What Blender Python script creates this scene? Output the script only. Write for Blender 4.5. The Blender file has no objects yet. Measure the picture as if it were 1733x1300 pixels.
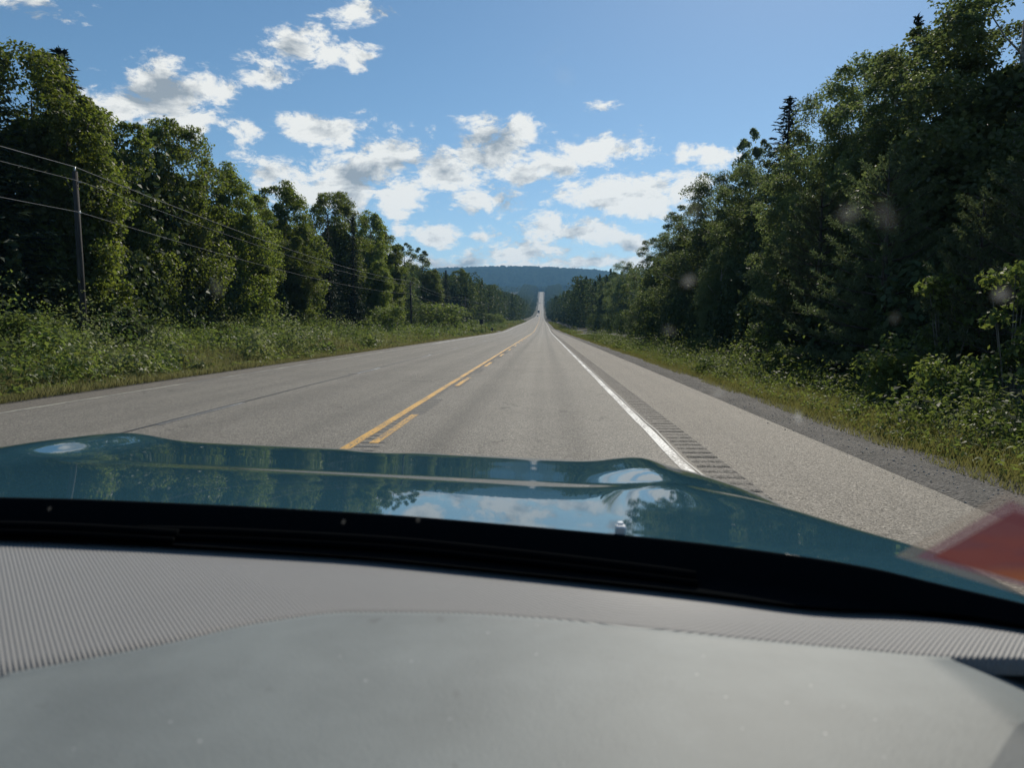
import bpy, math, random
import numpy as np
from mathutils import Vector

# ------------------------------------------------------------------ camera, world, sun, exposure
SC = bpy.context.scene
COL = SC.collection
CAM_H = 1.47
F, CX, CY = 1250.0, 866.5, 650.0                      # focal length and centre in pixels of the 1733 px wide photograph
YAW, PITCH = 0.04344, 0.07864
cam = bpy.data.cameras.new('camera')
cam_o = bpy.data.objects.new('camera', cam)
COL.objects.link(cam_o)
cam_o.location = (0, 0, CAM_H)
cam_o.rotation_euler = (math.pi / 2 - PITCH, 0, YAW)
cam.sensor_width = 36.0
cam.lens = F / 1733 * 36
cam.clip_start = 0.02
cam.clip_end = 20000
cam.dof.use_dof = True
cam.dof.focus_distance = 30.0
cam.dof.aperture_fstop = 7.5
SC.camera = cam_o

SUN_EL, SUN_AZ = math.radians(38), math.radians(19)    # azimuth to the right of the road's direction
EXPOSURE = 0.05
SKY_STRENGTH = 0.090
sun = bpy.data.lights.new('sun', 'SUN')
sun.energy = 4.0
sun.angle = math.radians(0.5)
sun.color = (1.0, 0.93, 0.80)
sun_o = bpy.data.objects.new('sun', sun)
COL.objects.link(sun_o)
SUN_DIR = Vector((math.cos(SUN_EL) * math.sin(SUN_AZ), math.cos(SUN_EL) * math.cos(SUN_AZ), math.sin(SUN_EL)))
sun_o.rotation_euler = (-SUN_DIR).to_track_quat('-Z', 'Y').to_euler()
sun_o.location = (20, 60, 80)

SC.view_settings.view_transform = 'Standard'
SC.view_settings.look = 'None'
SC.view_settings.exposure = EXPOSURE
SC.view_settings.gamma = 1.0
SC.render.engine = 'CYCLES'
cy = SC.cycles
cy.max_bounces = 7
cy.diffuse_bounces = 3
cy.glossy_bounces = 3
cy.transmission_bounces = 4
cy.transparent_max_bounces = 8
cy.volume_bounces = 0
cy.caustics_reflective = False
cy.caustics_refractive = False
cy.sample_clamp_indirect = 6.0
cy.use_denoising = True
try:
    cy.denoiser = 'OPENIMAGEDENOISE'
    cy.denoising_input_passes = 'RGB_ALBEDO_NORMAL'
except Exception:
    pass
cy.use_adaptive_sampling = True
cy.adaptive_threshold = 0.012

# pixel of the photograph -> direction from the camera
_cy, _sy, _cp, _sp = math.cos(YAW), math.sin(YAW), math.cos(PITCH), math.sin(PITCH)
V_F = np.array([-_sy * _cp, _cy * _cp, -_sp]); V_R = np.array([_cy, _sy, 0.0]); V_U = np.cross(V_R, V_F)
def ray(px, py):
    return V_F + V_R * (px - CX) / F - V_U * (py - CY) / F
def at_x(px, X):
    d = ray(px, 551.5); return X / d[0] * d[1]
def z_at(px, py, X):
    d = ray(px, py); return CAM_H + X / d[0] * d[2]


class NT:
    """short-hand for building a node tree"""
    def __init__(s, tree):
        s.t = tree; s.n = tree.nodes; s.l = tree.links; s.n.clear()
    def add(s, kind, props=None, **inp):
        nd = s.n.new(kind)
        for k, v in (props or {}).items():
            setattr(nd, k, v)
        for k, v in inp.items():
            key = int(k[1:]) if k[0] == 'i' and k[1:].isdigit() else k.replace('_', ' ')
            s.set(nd.inputs[key], v)
        return nd
    def set(s, sock, v):
        if hasattr(v, 'is_output') or isinstance(v, bpy.types.NodeSocket):
            s.l.new(v, sock)
        elif isinstance(v, bpy.types.Node):
            s.l.new(v.outputs[0], sock)
        else:
            sock.default_value = v
    def math(s, op, a, b=0.0, c=None, clamp=False):
        nd = s.n.new('ShaderNodeMath'); nd.operation = op; nd.use_clamp = clamp
        s.set(nd.inputs[0], a); s.set(nd.inputs[1], b)
        if c is not None: s.set(nd.inputs[2], c)
        return nd.outputs[0]
    def vmath(s, op, a, b=None):
        nd = s.n.new('ShaderNodeVectorMath'); nd.operation = op
        s.set(nd.inputs[0], a)
        if b is not None: s.set(nd.inputs[1], b)
        return nd.outputs['Value'] if op in ('LENGTH', 'DOT_PRODUCT', 'DISTANCE') else nd.outputs[0]
    def noise(s, vec, scale, detail=4, rough=0.55, dist=0.0):
        nd = s.n.new('ShaderNodeTexNoise'); s.set(nd.inputs['Vector'], vec)
        nd.inputs['Scale'].default_value = scale; nd.inputs['Detail'].default_value = detail
        nd.inputs['Roughness'].default_value = rough; nd.inputs['Distortion'].default_value = dist
        return nd.outputs['Fac'] if 'Fac' in nd.outputs else nd.outputs[0]
    def ramp(s, fac, lo, hi, a=0.0, b=1.0, smooth=True):
        nd = s.n.new('ShaderNodeMapRange'); nd.interpolation_type = 'SMOOTHSTEP' if smooth else 'LINEAR'
        s.set(nd.inputs[0], fac); s.set(nd.inputs[1], lo); s.set(nd.inputs[2], hi); s.set(nd.inputs[3], a); s.set(nd.inputs[4], b)
        return nd.outputs[0]
    def mixc(s, fac, a, b, mode='MIX'):
        nd = s.n.new('ShaderNodeMix'); nd.data_type = 'RGBA'; nd.blend_type = mode
        s.set(nd.inputs[0], fac); s.set(nd.inputs[6], a); s.set(nd.inputs[7], b)
        return nd.outputs[2]


def c3(r, g, b): return (r, g, b, 1.0)

# clouds: (x, y, half width, half height, weight) on the photograph, turned into directions on the sky
CLOUDS = [(280, 160, 96, 62, 1.05), (212, 176, 66, 34, .9), (330, 208, 48, 30, .85), (372, 165, 36, 38, .74),
          (452, 112, 52, 32, .74), (500, 76, 60, 44, .78), (556, 88, 54, 26, .70), (605, 98, 58, 24, .74),
          (606, 18, 46, 28, .76), (648, 26, 30, 16, .58), (422, 226, 42, 24, .74), (540, 210, 76, 38, 1.0),
          (662, 262, 84, 48, 1.0), (598, 298, 92, 56, 1.0), (560, 340, 80, 50, .95), (462, 300, 60, 34, .85), (505, 335, 60, 40, .85),
          (690, 346, 80, 38, .9), (682, 385, 30, 22, .8), (832, 250, 64, 46, .92), (772, 300, 70, 50, .92), (822, 336, 84, 38, .92), (890, 300, 60, 26, .85), (875, 228, 34, 30, .8),
          (1010, 250, 96, 40, 1.0), (945, 282, 60, 28, .88), (1062, 330, 130, 44, 1.0), (1112, 298, 46, 34, .72), (955, 346, 46, 28, .74), (1160, 318, 50, 36, .8),
          (1215, 262, 46, 20, .7), (1160, 256, 42, 14, .6), (965, 402, 105, 36, 1.0), (1075, 410, 56, 26, .88),
          (745, 397, 50, 20, .78), (822, 406, 34, 14, .7), (770, 440, 100, 20, .82), (872, 432, 120, 24, .86), (965, 447, 110, 17, .82), (690, 440, 70, 22, .8), (1060, 446, 70, 18, .8), (850, 452, 200, 10, .8),
          (1020, 172, 28, 12, .55), (40, 2, 60, 18, .5),
          (640, -330, 190, 70, .85), (180, -250, 170, 80, .9), (1500, -420, 200, 60, .7), (-420, 60, 200, 80, .9), (2300, 150, 240, 90, .9), (900, -900, 260, 120, .7)]

def make_world():
    w = bpy.data.worlds.new('World'); SC.world = w; w.use_nodes = True
    k = NT(w.node_tree)
    sky = k.add('ShaderNodeTexSky', dict(sky_type='NISHITA', sun_disc=False))
    sky.sun_elevation = SUN_EL; sky.sun_rotation = SUN_AZ
    sky.altitude = 1200; sky.air_density = 1.0; sky.dust_density = 0.45; sky.ozone_density = 3.0
    tc = k.add('ShaderNodeTexCoord')
    d = tc.outputs['Generated']
    sep = k.add('ShaderNodeSeparateXYZ', Vector=d)
    az = k.math('ARCTAN2', sep.outputs[0], sep.outputs[1])
    el = k.math('ARCSINE', sep.outputs[2])
    p = k.add('ShaderNodeCombineXYZ', X=az, Y=el, Z=0.0).outputs[0]
    # warp the blobs' outline
    wn = k.add('ShaderNodeTexNoise', Vector=d, Scale=9.0, Detail=3.0, Roughness=0.6)
    wv = k.vmath('SCALE', k.vmath('SUBTRACT', wn.outputs['Color'], (0.5, 0.5, 0.5)))
    wv.node.inputs['Scale'].default_value = 0.075
    pw = k.vmath('ADD', p, wv)
    acc = None
    for (x, y, rx, ry, wt) in CLOUDS:
        r = ray(x, y); r = r / np.linalg.norm(r)
        a, e = math.atan2(r[0], r[1]), math.asin(r[2])
        q = k.vmath('SUBTRACT', pw, (a, e, 0.0))
        q = k.vmath('MULTIPLY', q, (F / rx * 1.04 * math.cos(e), F / ry * 1.04, 1.0))
        ln = k.vmath('LENGTH', q)
        v = k.math('MULTIPLY_ADD', ln, -wt, wt)
        acc = v if acc is None else k.math('SMOOTH_MAX', acc, v, 0.05)
    dd = k.vmath('MULTIPLY', d, (1.0, 1.0, 1.9))
    n1 = k.noise(dd, 17.0, 13, 0.69, 0.35)
    off = k.vmath('ADD', dd, (0.010, 0.0, 0.030))
    n2 = k.noise(off, 15.0, 6, 0.56, 0.25)
    dens = k.math('ADD', acc, k.math('MULTIPLY_ADD', n1, 2.8, -1.45))
    nf = k.noise(dd, 70.0, 6, 0.62, 0.3)
    dens = k.math('ADD', dens, k.math('MULTIPLY_ADD', nf, 0.9, -0.45))
    alpha = k.ramp(dens, -0.02, 0.50)
    # thick, low parts go grey, rims and the side towards the sun stay white
    lit = k.math('MULTIPLY_ADD', k.math('SUBTRACT', n1, n2), 4.6, 0.97)
    thick = k.ramp(dens, 0.34, 1.15, 0.0, 1.0)
    shade = k.math('SUBTRACT', lit, k.math('MULTIPLY', thick, 0.38), clamp=True)
    ccol = k.mixc(shade, c3(0.34, 0.39, 0.43), c3(1.0, 1.0, 0.95))
    up = k.ramp(sep.outputs[2], -0.02, 0.01)
    alpha = k.math('MULTIPLY', k.math('MULTIPLY', alpha, 0.95), up)
    cl = k.add('ShaderNodeBackground', Color=ccol, Strength=CLOUD_STRENGTH)
    tone = k.add('ShaderNodeHueSaturation', Hue=0.490, Saturation=1.08, Value=1.0, Color=sky.outputs[0])
    bg = k.add('ShaderNodeBackground', Color=tone.outputs[0], Strength=SKY_STRENGTH)
    mx = k.add('ShaderNodeMixShader', i0=alpha, i1=bg.outputs[0], i2=cl.outputs[0])
    k.add('ShaderNodeOutputWorld', Surface=mx.outputs[0])
    w.cycles.sampling_method = 'MANUAL'; w.cycles.sample_map_resolution = 1024
CLOUD_STRENGTH = 0.94 / 2 ** EXPOSURE
make_world()

# ------------------------------------------------------------------ helpers
def mesh_np(name, verts, faces, mat=None, smooth=False):
    """verts (n,3), faces (m,k) integer array -> mesh data"""
    verts = np.asarray(verts, dtype=np.float32); faces = np.asarray(faces, dtype=np.int32)
    m, kk = faces.shape
    me = bpy.data.meshes.new(name)
    me.vertices.add(len(verts)); me.vertices.foreach_set('co', verts.ravel())
    me.loops.add(m * kk); me.loops.foreach_set('vertex_index', faces.ravel())
    me.polygons.add(m); me.polygons.foreach_set('loop_start', np.arange(0, m * kk, kk, dtype=np.int32))
    if smooth: me.polygons.foreach_set('use_smooth', np.ones(m, dtype=bool))
    me.update(calc_edges=True); me.validate()
    if mat: me.materials.append(mat)
    return me

def link(name, data, parent=None, loc=None):
    o = bpy.data.objects.new(name, data); COL.objects.link(o)
    if parent: o.parent = parent
    if loc is not None: o.location = loc
    return o

def tag(o, label=None, cat=None, group=None, kind=None):
    if label: o['label'] = label
    if cat: o['category'] = cat
    if group: o['group'] = group
    if kind: o['kind'] = kind
    return o

def empty(name, loc=(0, 0, 0), rz=0.0):
    o = bpy.data.objects.new(name, None); COL.objects.link(o)
    o.location = loc; o.rotation_euler = (0, 0, rz); o.empty_display_size = 0.2
    return o

def dup(o, parent=None):
    c = o.copy(); COL.objects.link(c); c.parent = parent
    for ch in o.children: dup(ch, c)
    return c

class MB:
    """collects quads and tris into one mesh"""
    def __init__(s): s.v = []; s.f = []
    def quadmesh(s, grid, close_u=False):
        b = len(s.v); nu = len(grid); nv = len(grid[0])
        for r in grid: s.v.extend(tuple(map(float, p)) for p in r)
        for i in range(nu if close_u else nu - 1):
            for j in range(nv - 1):
                i2 = (i + 1) % nu
                s.f.append((b + i * nv + j, b + i2 * nv + j, b + i2 * nv + j + 1, b + i * nv + j + 1))
    def box(s, c, h, bev=0.0):
        (x, y, z), (a, d, e) = c, h
        if bev <= 0:
            b = len(s.v)
            for sx in (-1, 1):
                for sy in (-1, 1):
                    for sz in (-1, 1): s.v.append((x + sx * a, y + sy * d, z + sz * e))
            for f in ((0, 1, 3, 2), (4, 6, 7, 5), (0, 4, 5, 1), (2, 3, 7, 6), (0, 2, 6, 4), (1, 5, 7, 3)): s.f.append(tuple(b + i for i in f))
        else:
            prof = [(a - bev, d), (a, d - bev)]
            ring = []
            for (sx, sy, rev) in ((1, 1, 0), (1, -1, 1), (-1, -1, 0), (-1, 1, 1)):
                pp = [(sx * u, sy * v) for u, v in prof]
                ring += pp[::-1] if rev else pp
            lv = []
            for zz, k in ((-e, 1 - bev / max(a, d)), (-e + bev, 1), (e - bev, 1), (e, 1 - bev / max(a, d))):
                lv.append([(x + u * k, y + v * k, z + zz) for u, v in ring])
            b = len(s.v); n = len(ring)
            for r in lv: s.v += r
            for i in range(3):
                for j in range(n):
                    s.f.append((b + i * n + (j + 1) % n, b + i * n + j, b + (i + 1) * n + j, b + (i + 1) * n + (j + 1) % n))
            s.f.append(tuple(b + j for j in range(n))); s.f.append(tuple(b + 3 * n + j for j in range(n))[::-1])
    def tube(s, pts, rad, n=8, cap=True):
        pts = [Vector(p) for p in pts]
        if not hasattr(rad, '__len__'): rad = [rad] * len(pts)
        b = len(s.v); up = Vector((0.13, 0.27, 1)).normalized()
        for i, p in enumerate(pts):
            t = (pts[min(i + 1, len(pts) - 1)] - pts[max(i - 1, 0)]).normalized()
            a = t.cross(up if abs(t.dot(up)) < 0.95 else Vector((1, 0, 0))).normalized(); c = t.cross(a)
            for k in range(n):
                q = p + (a * math.cos(2 * math.pi * k / n) + c * math.sin(2 * math.pi * k / n)) * rad[i]
                s.v.append(tuple(q))
        for i in range(len(pts) - 1):
            for k in range(n):
                s.f.append((b + i * n + k, b + i * n + (k + 1) % n, b + (i + 1) * n + (k + 1) % n, b + (i + 1) * n + k))
        if cap:
            s.f.append(tuple(b + k for k in range(n))[::-1]); s.f.append(tuple(b + (len(pts) - 1) * n + k for k in range(n)))
    def prism(s, outline, y0, y1, axis='y'):
        """closed outline of (u, v) swept along an axis"""
        b = len(s.v); n = len(outline)
        for y in (y0, y1):
            for u, v in outline: s.v.append((u, y, v) if axis == 'y' else ((y, u, v) if axis == 'x' else (u, v, y)))
        for k in range(n): s.f.append((b + k, b + (k + 1) % n, b + n + (k + 1) % n, b + n + k))
        s.f.append(tuple(b + k for k in range(n))[::-1]); s.f.append(tuple(b + n + k for k in range(n)))
    def build(s, name, mat, parent=None, smooth=False, loc=None):
        me = bpy.data.meshes.new(name); me.from_pydata(s.v, [], s.f); me.update()
        if smooth: me.polygons.foreach_set('use_smooth', [True] * len(me.polygons))
        me.materials.append(mat)
        return link(name, me, parent, loc)

def interp(tab):
    """smooth (monotone cubic) interpolation of a table of (x, y)"""
    xs = np.array([p[0] for p in tab], float); ys = np.array([p[1] for p in tab], float)
    dl = np.diff(ys) / np.diff(xs); m = np.zeros(len(xs)); m[0], m[-1] = dl[0], dl[-1]
    for i in range(1, len(xs) - 1):
        m[i] = 0 if dl[i - 1] * dl[i] <= 0 else 2 * dl[i - 1] * dl[i] / (dl[i - 1] + dl[i])
    def f(x):
        x = np.clip(np.asarray(x, float), xs[0], xs[-1]); i = np.clip(np.searchsorted(xs, x, 'right') - 1, 0, len(xs) - 2)
        h = xs[i + 1] - xs[i]; t = (x - xs[i]) / h
        return (2*t**3 - 3*t**2 + 1)*ys[i] + (t**3 - 2*t**2 + t)*h*m[i] + (-2*t**3 + 3*t**2)*ys[i+1] + (t**3 - t**2)*h*m[i+1]
    return f

road_z = interp([(-300, 0), (0, 0), (130, 0.0), (170, 0.12), (232, 1.0), (428, 3.7), (560, 6.2), (845, 12.6), (1100, 22.9), (1500, 46), (2000, 92), (2120, 97), (2400, 88), (7000, 60)])
road_c = interp([(-300, 0), (150, 0), (430, -0.8), (845, -2.6), (1100, -2.9), (1500, -4.2), (2000, -4.6), (7000, -4.6)])
L_EDGE = interp([(-300, -9.14), (430, -9.14), (850, -6.1), (7000, -6.1)])      # white line on the far side
R_EDGE = interp([(-300, 1.47), (430, 1.47), (850, 1.2), (7000, 1.2)])          # white line on our side
R_PAVE = interp([(-300, 3.5), (60, 3.5), (120, 3.45), (180, 3.0), (196, 2.9), (206, 1.95), (7000, 1.75)])
YEL = -2.43

def sstep(a, b, x):
    t = np.clip((x - a) / (b - a), 0, 1); return t * t * (3 - 2 * t)

def vnoise(x, y, s, seed=0):
    """smooth value noise"""
    x = np.asarray(x, float) / s; y = np.asarray(y, float) / s
    xi, yi = np.floor(x), np.floor(y); fx, fy = x - xi, y - yi
    fx = fx * fx * (3 - 2 * fx); fy = fy * fy * (3 - 2 * fy)
    def h(a, b):
        v = np.sin(a * 127.1 + b * 311.7 + seed * 74.7) * 43758.5453
        return v - np.floor(v)
    return (h(xi, yi) * (1 - fx) + h(xi + 1, yi) * fx) * (1 - fy) + (h(xi, yi + 1) * (1 - fx) + h(xi + 1, yi + 1) * fx) * fy

def ground_z(x, y):
    x = np.asarray(x, float); y = np.asarray(y, float)
    rz, c = road_z(y), road_c(y)
    dr = x - (R_PAVE(y) + c); dl = (L_EDGE(y) - 0.95 + c) - x
    right = -0.03 - 0.07 * sstep(0, 1, dr) - 0.65 * sstep(1.0, 3.4, dr) + 0.45 * sstep(4, 9, dr)
    left = -0.03 - 0.22 * sstep(0.3, 2, dl) + 0.22 * sstep(2, 6, dl) + 0.15 * sstep(6, 14, dl)
    # the side road on the right has its own level embankment
    sd = sstep(10, 4, np.abs(y - 152)); right = right * (1 - sd) + (-0.22) * sd
    ld = sstep(9, 4, np.abs(y - 170)); left = left * (1 - ld) + 0.12 * ld
    h = np.where(dr > 0, right, np.where(dl > 0, left, -0.07))
    d = np.maximum(np.maximum(dr, dl), 0)
    h = h + (vnoise(x, y, 2.3, 1) - 0.5) * 0.14 * sstep(0.9, 3, d) + (vnoise(x, y, 14, 2) - 0.5) * 0.7 * sstep(8, 25, d)
    h = h + (vnoise(x, y, 160, 3) - 0.35) * 14 * sstep(60, 260, d)
    return rz + h

# ------------------------------------------------------------------ materials
def new_mat(name):
    m = bpy.data.materials.new(name); m.use_nodes = True
    return m, NT(m.node_tree)

def out(k, shader, vol=None, disp=None):
    k.add('ShaderNodeOutputMaterial', Surface=shader)

def simple(name, col, rough=0.5, metal=0.0, coat=0.0, spec=0.5, noise=0.0, nscale=8.0, bump=0.0):
    m, k = new_mat(name)
    b = k.add('ShaderNodeBsdfPrincipled', Roughness=rough, Metallic=metal)
    b.inputs['Coat Weight'].default_value = coat; b.inputs['Specular IOR Level'].default_value = spec
    tc = k.add('ShaderNodeTexCoord')
    n = k.noise(tc.outputs['Object'], nscale, 4)
    k.set(b.inputs['Base Color'], k.mixc(k.math('MULTIPLY', n, noise), c3(*col), c3(*[v * 0.45 for v in col])))
    if bump:
        bp = k.add('ShaderNodeBump', Strength=bump, Distance=0.01, Height=n); k.set(b.inputs['Normal'], bp.outputs[0])
    out(k, b.outputs[0]); return m

def leaf_mat(name, base, trans, tw=0.4, var=0.5, gloss=0.05, rough=0.42):
    m, k = new_mat(name)
    geo = k.add('ShaderNodeNewGeometry'); oi = k.add('ShaderNodeObjectInfo')
    tc = k.add('ShaderNodeTexCoord')
    rnd = geo.outputs['Random Per Island']
    patch = k.noise(tc.outputs['Object'], 0.55, 2)
    dark = tuple(v * 0.55 for v in base); lite = (base[0] * 1.6, base[1] * 1.35, base[2] * 1.1)
    f = k.math('ADD', k.math('MULTIPLY', rnd, var), k.math('MULTIPLY_ADD', patch, 0.9, -0.25 - var * 0.15), clamp=True)
    col = k.mixc(f, c3(*dark), c3(*lite))
    tone = k.math('MULTIPLY_ADD', oi.outputs['Random'], 0.5, 0.75)
    hsv = k.add('ShaderNodeHueSaturation', Hue=k.math('MULTIPLY_ADD', oi.outputs['Random'], 0.03, 0.485), Saturation=1.0, Value=tone, Color=col)
    hs2 = k.add('ShaderNodeHueSaturation', Hue=k.math('MULTIPLY_ADD', rnd, 0.03, 0.485), Saturation=1.0, Value=tone, Color=c3(*trans))
    dif = k.add('ShaderNodeBsdfDiffuse', Color=hsv.outputs[0])
    tr = k.add('ShaderNodeBsdfTranslucent', Color=hs2.outputs[0])
    mx = k.add('ShaderNodeMixShader', i0=tw, i1=dif.outputs[0], i2=tr.outputs[0])
    gl = k.add('ShaderNodeBsdfGlossy', Color=c3(1, 1, 1), Roughness=rough)
    fr = k.add('ShaderNodeLayerWeight', Blend=0.35)
    m2 = k.add('ShaderNodeMixShader', i0=k.math('MULTIPLY_ADD', fr.outputs['Facing'], gloss * 0.9, gloss * 0.35), i1=mx.outputs[0], i2=gl.outputs[0])
    out(k, m2.outputs[0]); return m

def bark_mat(name, a, b, scale=6.0, stretch=0.25):
    m, k = new_mat(name)
    tc = k.add('ShaderNodeTexCoord')
    v = k.vmath('MULTIPLY', tc.outputs['Object'], (scale, scale, scale * stretch))
    n = k.noise(v, 1.0, 5, 0.65)
    bs = k.add('ShaderNodeBsdfPrincipled', Roughness=0.9, **{'Base_Color': k.mixc(k.ramp(n, 0.35, 0.65), c3(*a), c3(*b))})
    bp = k.add('ShaderNodeBump', Strength=0.8, Distance=0.03, Height=n); k.set(bs.inputs['Normal'], bp.outputs[0])
    out(k, bs.outputs[0]); return m

M = {}
M['maple'] = leaf_mat('maple_leaf', (0.066, 0.092, 0.022), (0.32, 0.40, 0.05), 0.37, 0.5, 0.045, .5)
M['birch'] = leaf_mat('birch_leaf', (0.080, 0.112, 0.056), (0.25, 0.32, 0.09), 0.38, 0.6, 0.045, 0.5)
M['spruce'] = leaf_mat('spruce_needle', (0.026, 0.044, 0.028), (0.04, 0.06, 0.025), 0.15, 0.5, 0.03, 0.5)
M['pine'] = leaf_mat('pine_needle', (0.090, 0.120, 0.066), (0.18, 0.24, 0.09), 0.30, 0.5, 0.04, 0.45)
M['bush'] = leaf_mat('bush_leaf', (0.082, 0.115, 0.042), (0.24, 0.31, 0.06), 0.38, 0.8, 0.03, 0.5)
M['weed'] = leaf_mat('weed_leaf', (0.078, 0.108, 0.038), (0.25, 0.31, 0.06), 0.38, 1.0, 0.028, 0.5)
M['dark_leaf'] = leaf_mat('shrub_leaf_dark', (0.046, 0.078, 0.030), (0.15, 0.22, 0.045), 0.34, 0.8, 0.03, 0.5)  # darker leaf green for some of the shrub clumps
M['pale_leaf'] = leaf_mat('shrub_leaf_pale', (0.125, 0.145, 0.070), (0.28, 0.33, 0.10), 0.36, 0.8, 0.035, 0.5)
M['grass'] = leaf_mat('grass_blade', (0.125, 0.126, 0.050), (0.29, 0.28, 0.08), 0.38, 0.9, 0.03, 0.5)
M['farwood'] = leaf_mat('far_leaf', (0.046, 0.070, 0.032), (0.11, 0.15, 0.04), 0.26, 0.7, 0.03, 0.5)
M['bark'] = bark_mat('grey_bark', (0.07, 0.06, 0.05), (0.20, 0.18, 0.15))
M['conbark'] = bark_mat('dark_bark', (0.035, 0.028, 0.022), (0.10, 0.08, 0.065))
M['birchbark'] = bark_mat('pale_bark', (0.12, 0.11, 0.10), (0.42, 0.40, 0.36), 5.0, 1.6)

def ground_mat():
    m, k = new_mat('verge_soil')
    geo = k.add('ShaderNodeNewGeometry'); pos = geo.outputs['Position']
    n = k.noise(pos, 0.9, 5, 0.6); n2 = k.noise(pos, 14.0, 4, 0.65)
    col = k.mixc(k.ramp(n, 0.35, 0.65), c3(0.030, 0.027, 0.016), c3(0.040, 0.052, 0.018))
    col = k.mixc(k.math('MULTIPLY', n2, 0.6), col, c3(0.07, 0.06, 0.035))
    b = k.add('ShaderNodeBsdfPrincipled', Roughness=0.95, **{'Base_Color': col})
    bp = k.add('ShaderNodeBump', Strength=0.8, Distance=0.08, Height=n2); k.set(b.inputs['Normal'], bp.outputs[0])
    out(k, b.outputs[0]); return m

def asphalt_mat(name, base, tone=1.0, wheel=True, warm=0.0):
    m, k = new_mat(name)
    geo = k.add('ShaderNodeNewGeometry'); pos = geo.outputs['Position']
    sep = k.add('ShaderNodeSeparateXYZ', Vector=pos)
    grit = k.add('ShaderNodeTexVoronoi', dict(feature='F1'), Vector=pos, Scale=90.0)
    gcol = k.add('ShaderNodeSeparateColor', Color=grit.outputs['Color'])
    big = k.noise(pos, 0.35, 4, 0.6)
    streak = k.noise(k.vmath('MULTIPLY', pos, (2.6, 0.035, 1.0)), 1.0, 4, 0.6)
    fine = k.noise(pos, 22.0, 3, 0.7)
    v = k.math('MULTIPLY_ADD', gcol.outputs[0], 1.35, 0.32)
    v = k.math('MULTIPLY', v, k.math('MULTIPLY_ADD', big, 0.45, 0.78))
    v = k.math('MULTIPLY', v, k.math('MULTIPLY_ADD', streak, 0.5, 0.75))
    v = k.math('MULTIPLY', v, k.math('MULTIPLY_ADD', fine, 0.5, 0.75))
    # bright stones and dark pits
    v = k.math('ADD', v, k.ramp(gcol.outputs[1], 0.93, 0.98, 0.0, 1.2))
    if wheel:
        for cxl, wd, amt in ((-1.32, 0.36, 0.24), (0.42, 0.36, 0.24), (-0.45, 0.30, -0.12), (-3.3, 0.5, 0.14), (-5.0, 0.5, 0.14), (-6.7, 0.5, 0.10), (-8.4, 0.5, 0.08)):
            dd = k.math('ABSOLUTE', k.math('SUBTRACT', sep.outputs[0], cxl))
            v = k.math('MULTIPLY', v, k.math('SUBTRACT', 1.0, k.ramp(dd, wd, 0.0, 0.0, amt)))
    # cracks
    wrp = k.add('ShaderNodeTexNoise', Vector=pos, Scale=1.6, Detail=5.0, Roughness=0.7)
    wp = k.vmath('ADD', pos, k.vmath('MULTIPLY', k.vmath('SUBTRACT', wrp.outputs['Color'], (0.5, 0.5, 0.5)), (1.1, 1.1, 0)))
    cr = k.add('ShaderNodeTexVoronoi', dict(feature='DISTANCE_TO_EDGE'), Vector=k.vmath('MULTIPLY', wp, (1.0, 0.55, 0.0)), Scale=0.55)
    crk = k.ramp(cr.outputs['Distance'], 0.0, 0.011, 1.0, 0.0)
    gate = k.ramp(k.noise(pos, 0.5, 3, 0.6), 0.52, 0.64)
    crk = k.math('MULTIPLY', k.math('MULTIPLY', crk, gate), 0.55 if wheel else 0.0)
    v = k.math('MULTIPLY', v, k.math('SUBTRACT', 1.0, crk))
    col = k.mixc(1.0, c3(*base), k.add('ShaderNodeCombineColor', Red=v, Green=v, Blue=v).outputs[0], 'MULTIPLY')
    b = k.add('ShaderNodeBsdfPrincipled', Roughness=0.62, **{'Base_Color': col})
    k.set(b.inputs['Roughness'], k.math('MULTIPLY_ADD', gcol.outputs[2], 0.30, 0.62)); b.inputs['Specular IOR Level'].default_value = 0.32
    hgt = k.math('SUBTRACT', k.math('MULTIPLY_ADD', gcol.outputs[0], 0.6, k.math('MULTIPLY', fine, 0.6)), k.math('MULTIPLY', crk, 2.0))
    bp = k.add('ShaderNodeBump', Strength=0.65, Distance=0.006, Height=hgt); k.set(b.inputs['Normal'], bp.outputs[0])
    out(k, b.outputs[0]); return m

def gravel_mat(name, a, b_, scale=38.0):
    m, k = new_mat(name)
    geo = k.add('ShaderNodeNewGeometry'); pos = geo.outputs['Position']
    vo = k.add('ShaderNodeTexVoronoi', dict(feature='F1'), Vector=pos, Scale=scale)
    s = k.add('ShaderNodeSeparateColor', Color=vo.outputs['Color'])
    n = k.noise(pos, 1.2, 5, 0.65)
    col = k.mixc(s.outputs[0], c3(*a), c3(*b_))
    col = k.mixc(k.ramp(n, 0.35, 0.7, 0.0, 0.65), col, c3(a[0] * 0.7, a[1] * 0.7, a[2] * 0.65))
    bs = k.add('ShaderNodeBsdfPrincipled', Roughness=0.9, **{'Base_Color': col})
    bp = k.add('ShaderNodeBump', Strength=1.0, Distance=0.02, Height=k.math('SUBTRACT', s.outputs[1], vo.outputs['Distance'])); k.set(bs.inputs['Normal'], bp.outputs[0])
    out(k, bs.outputs[0]); return m

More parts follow.
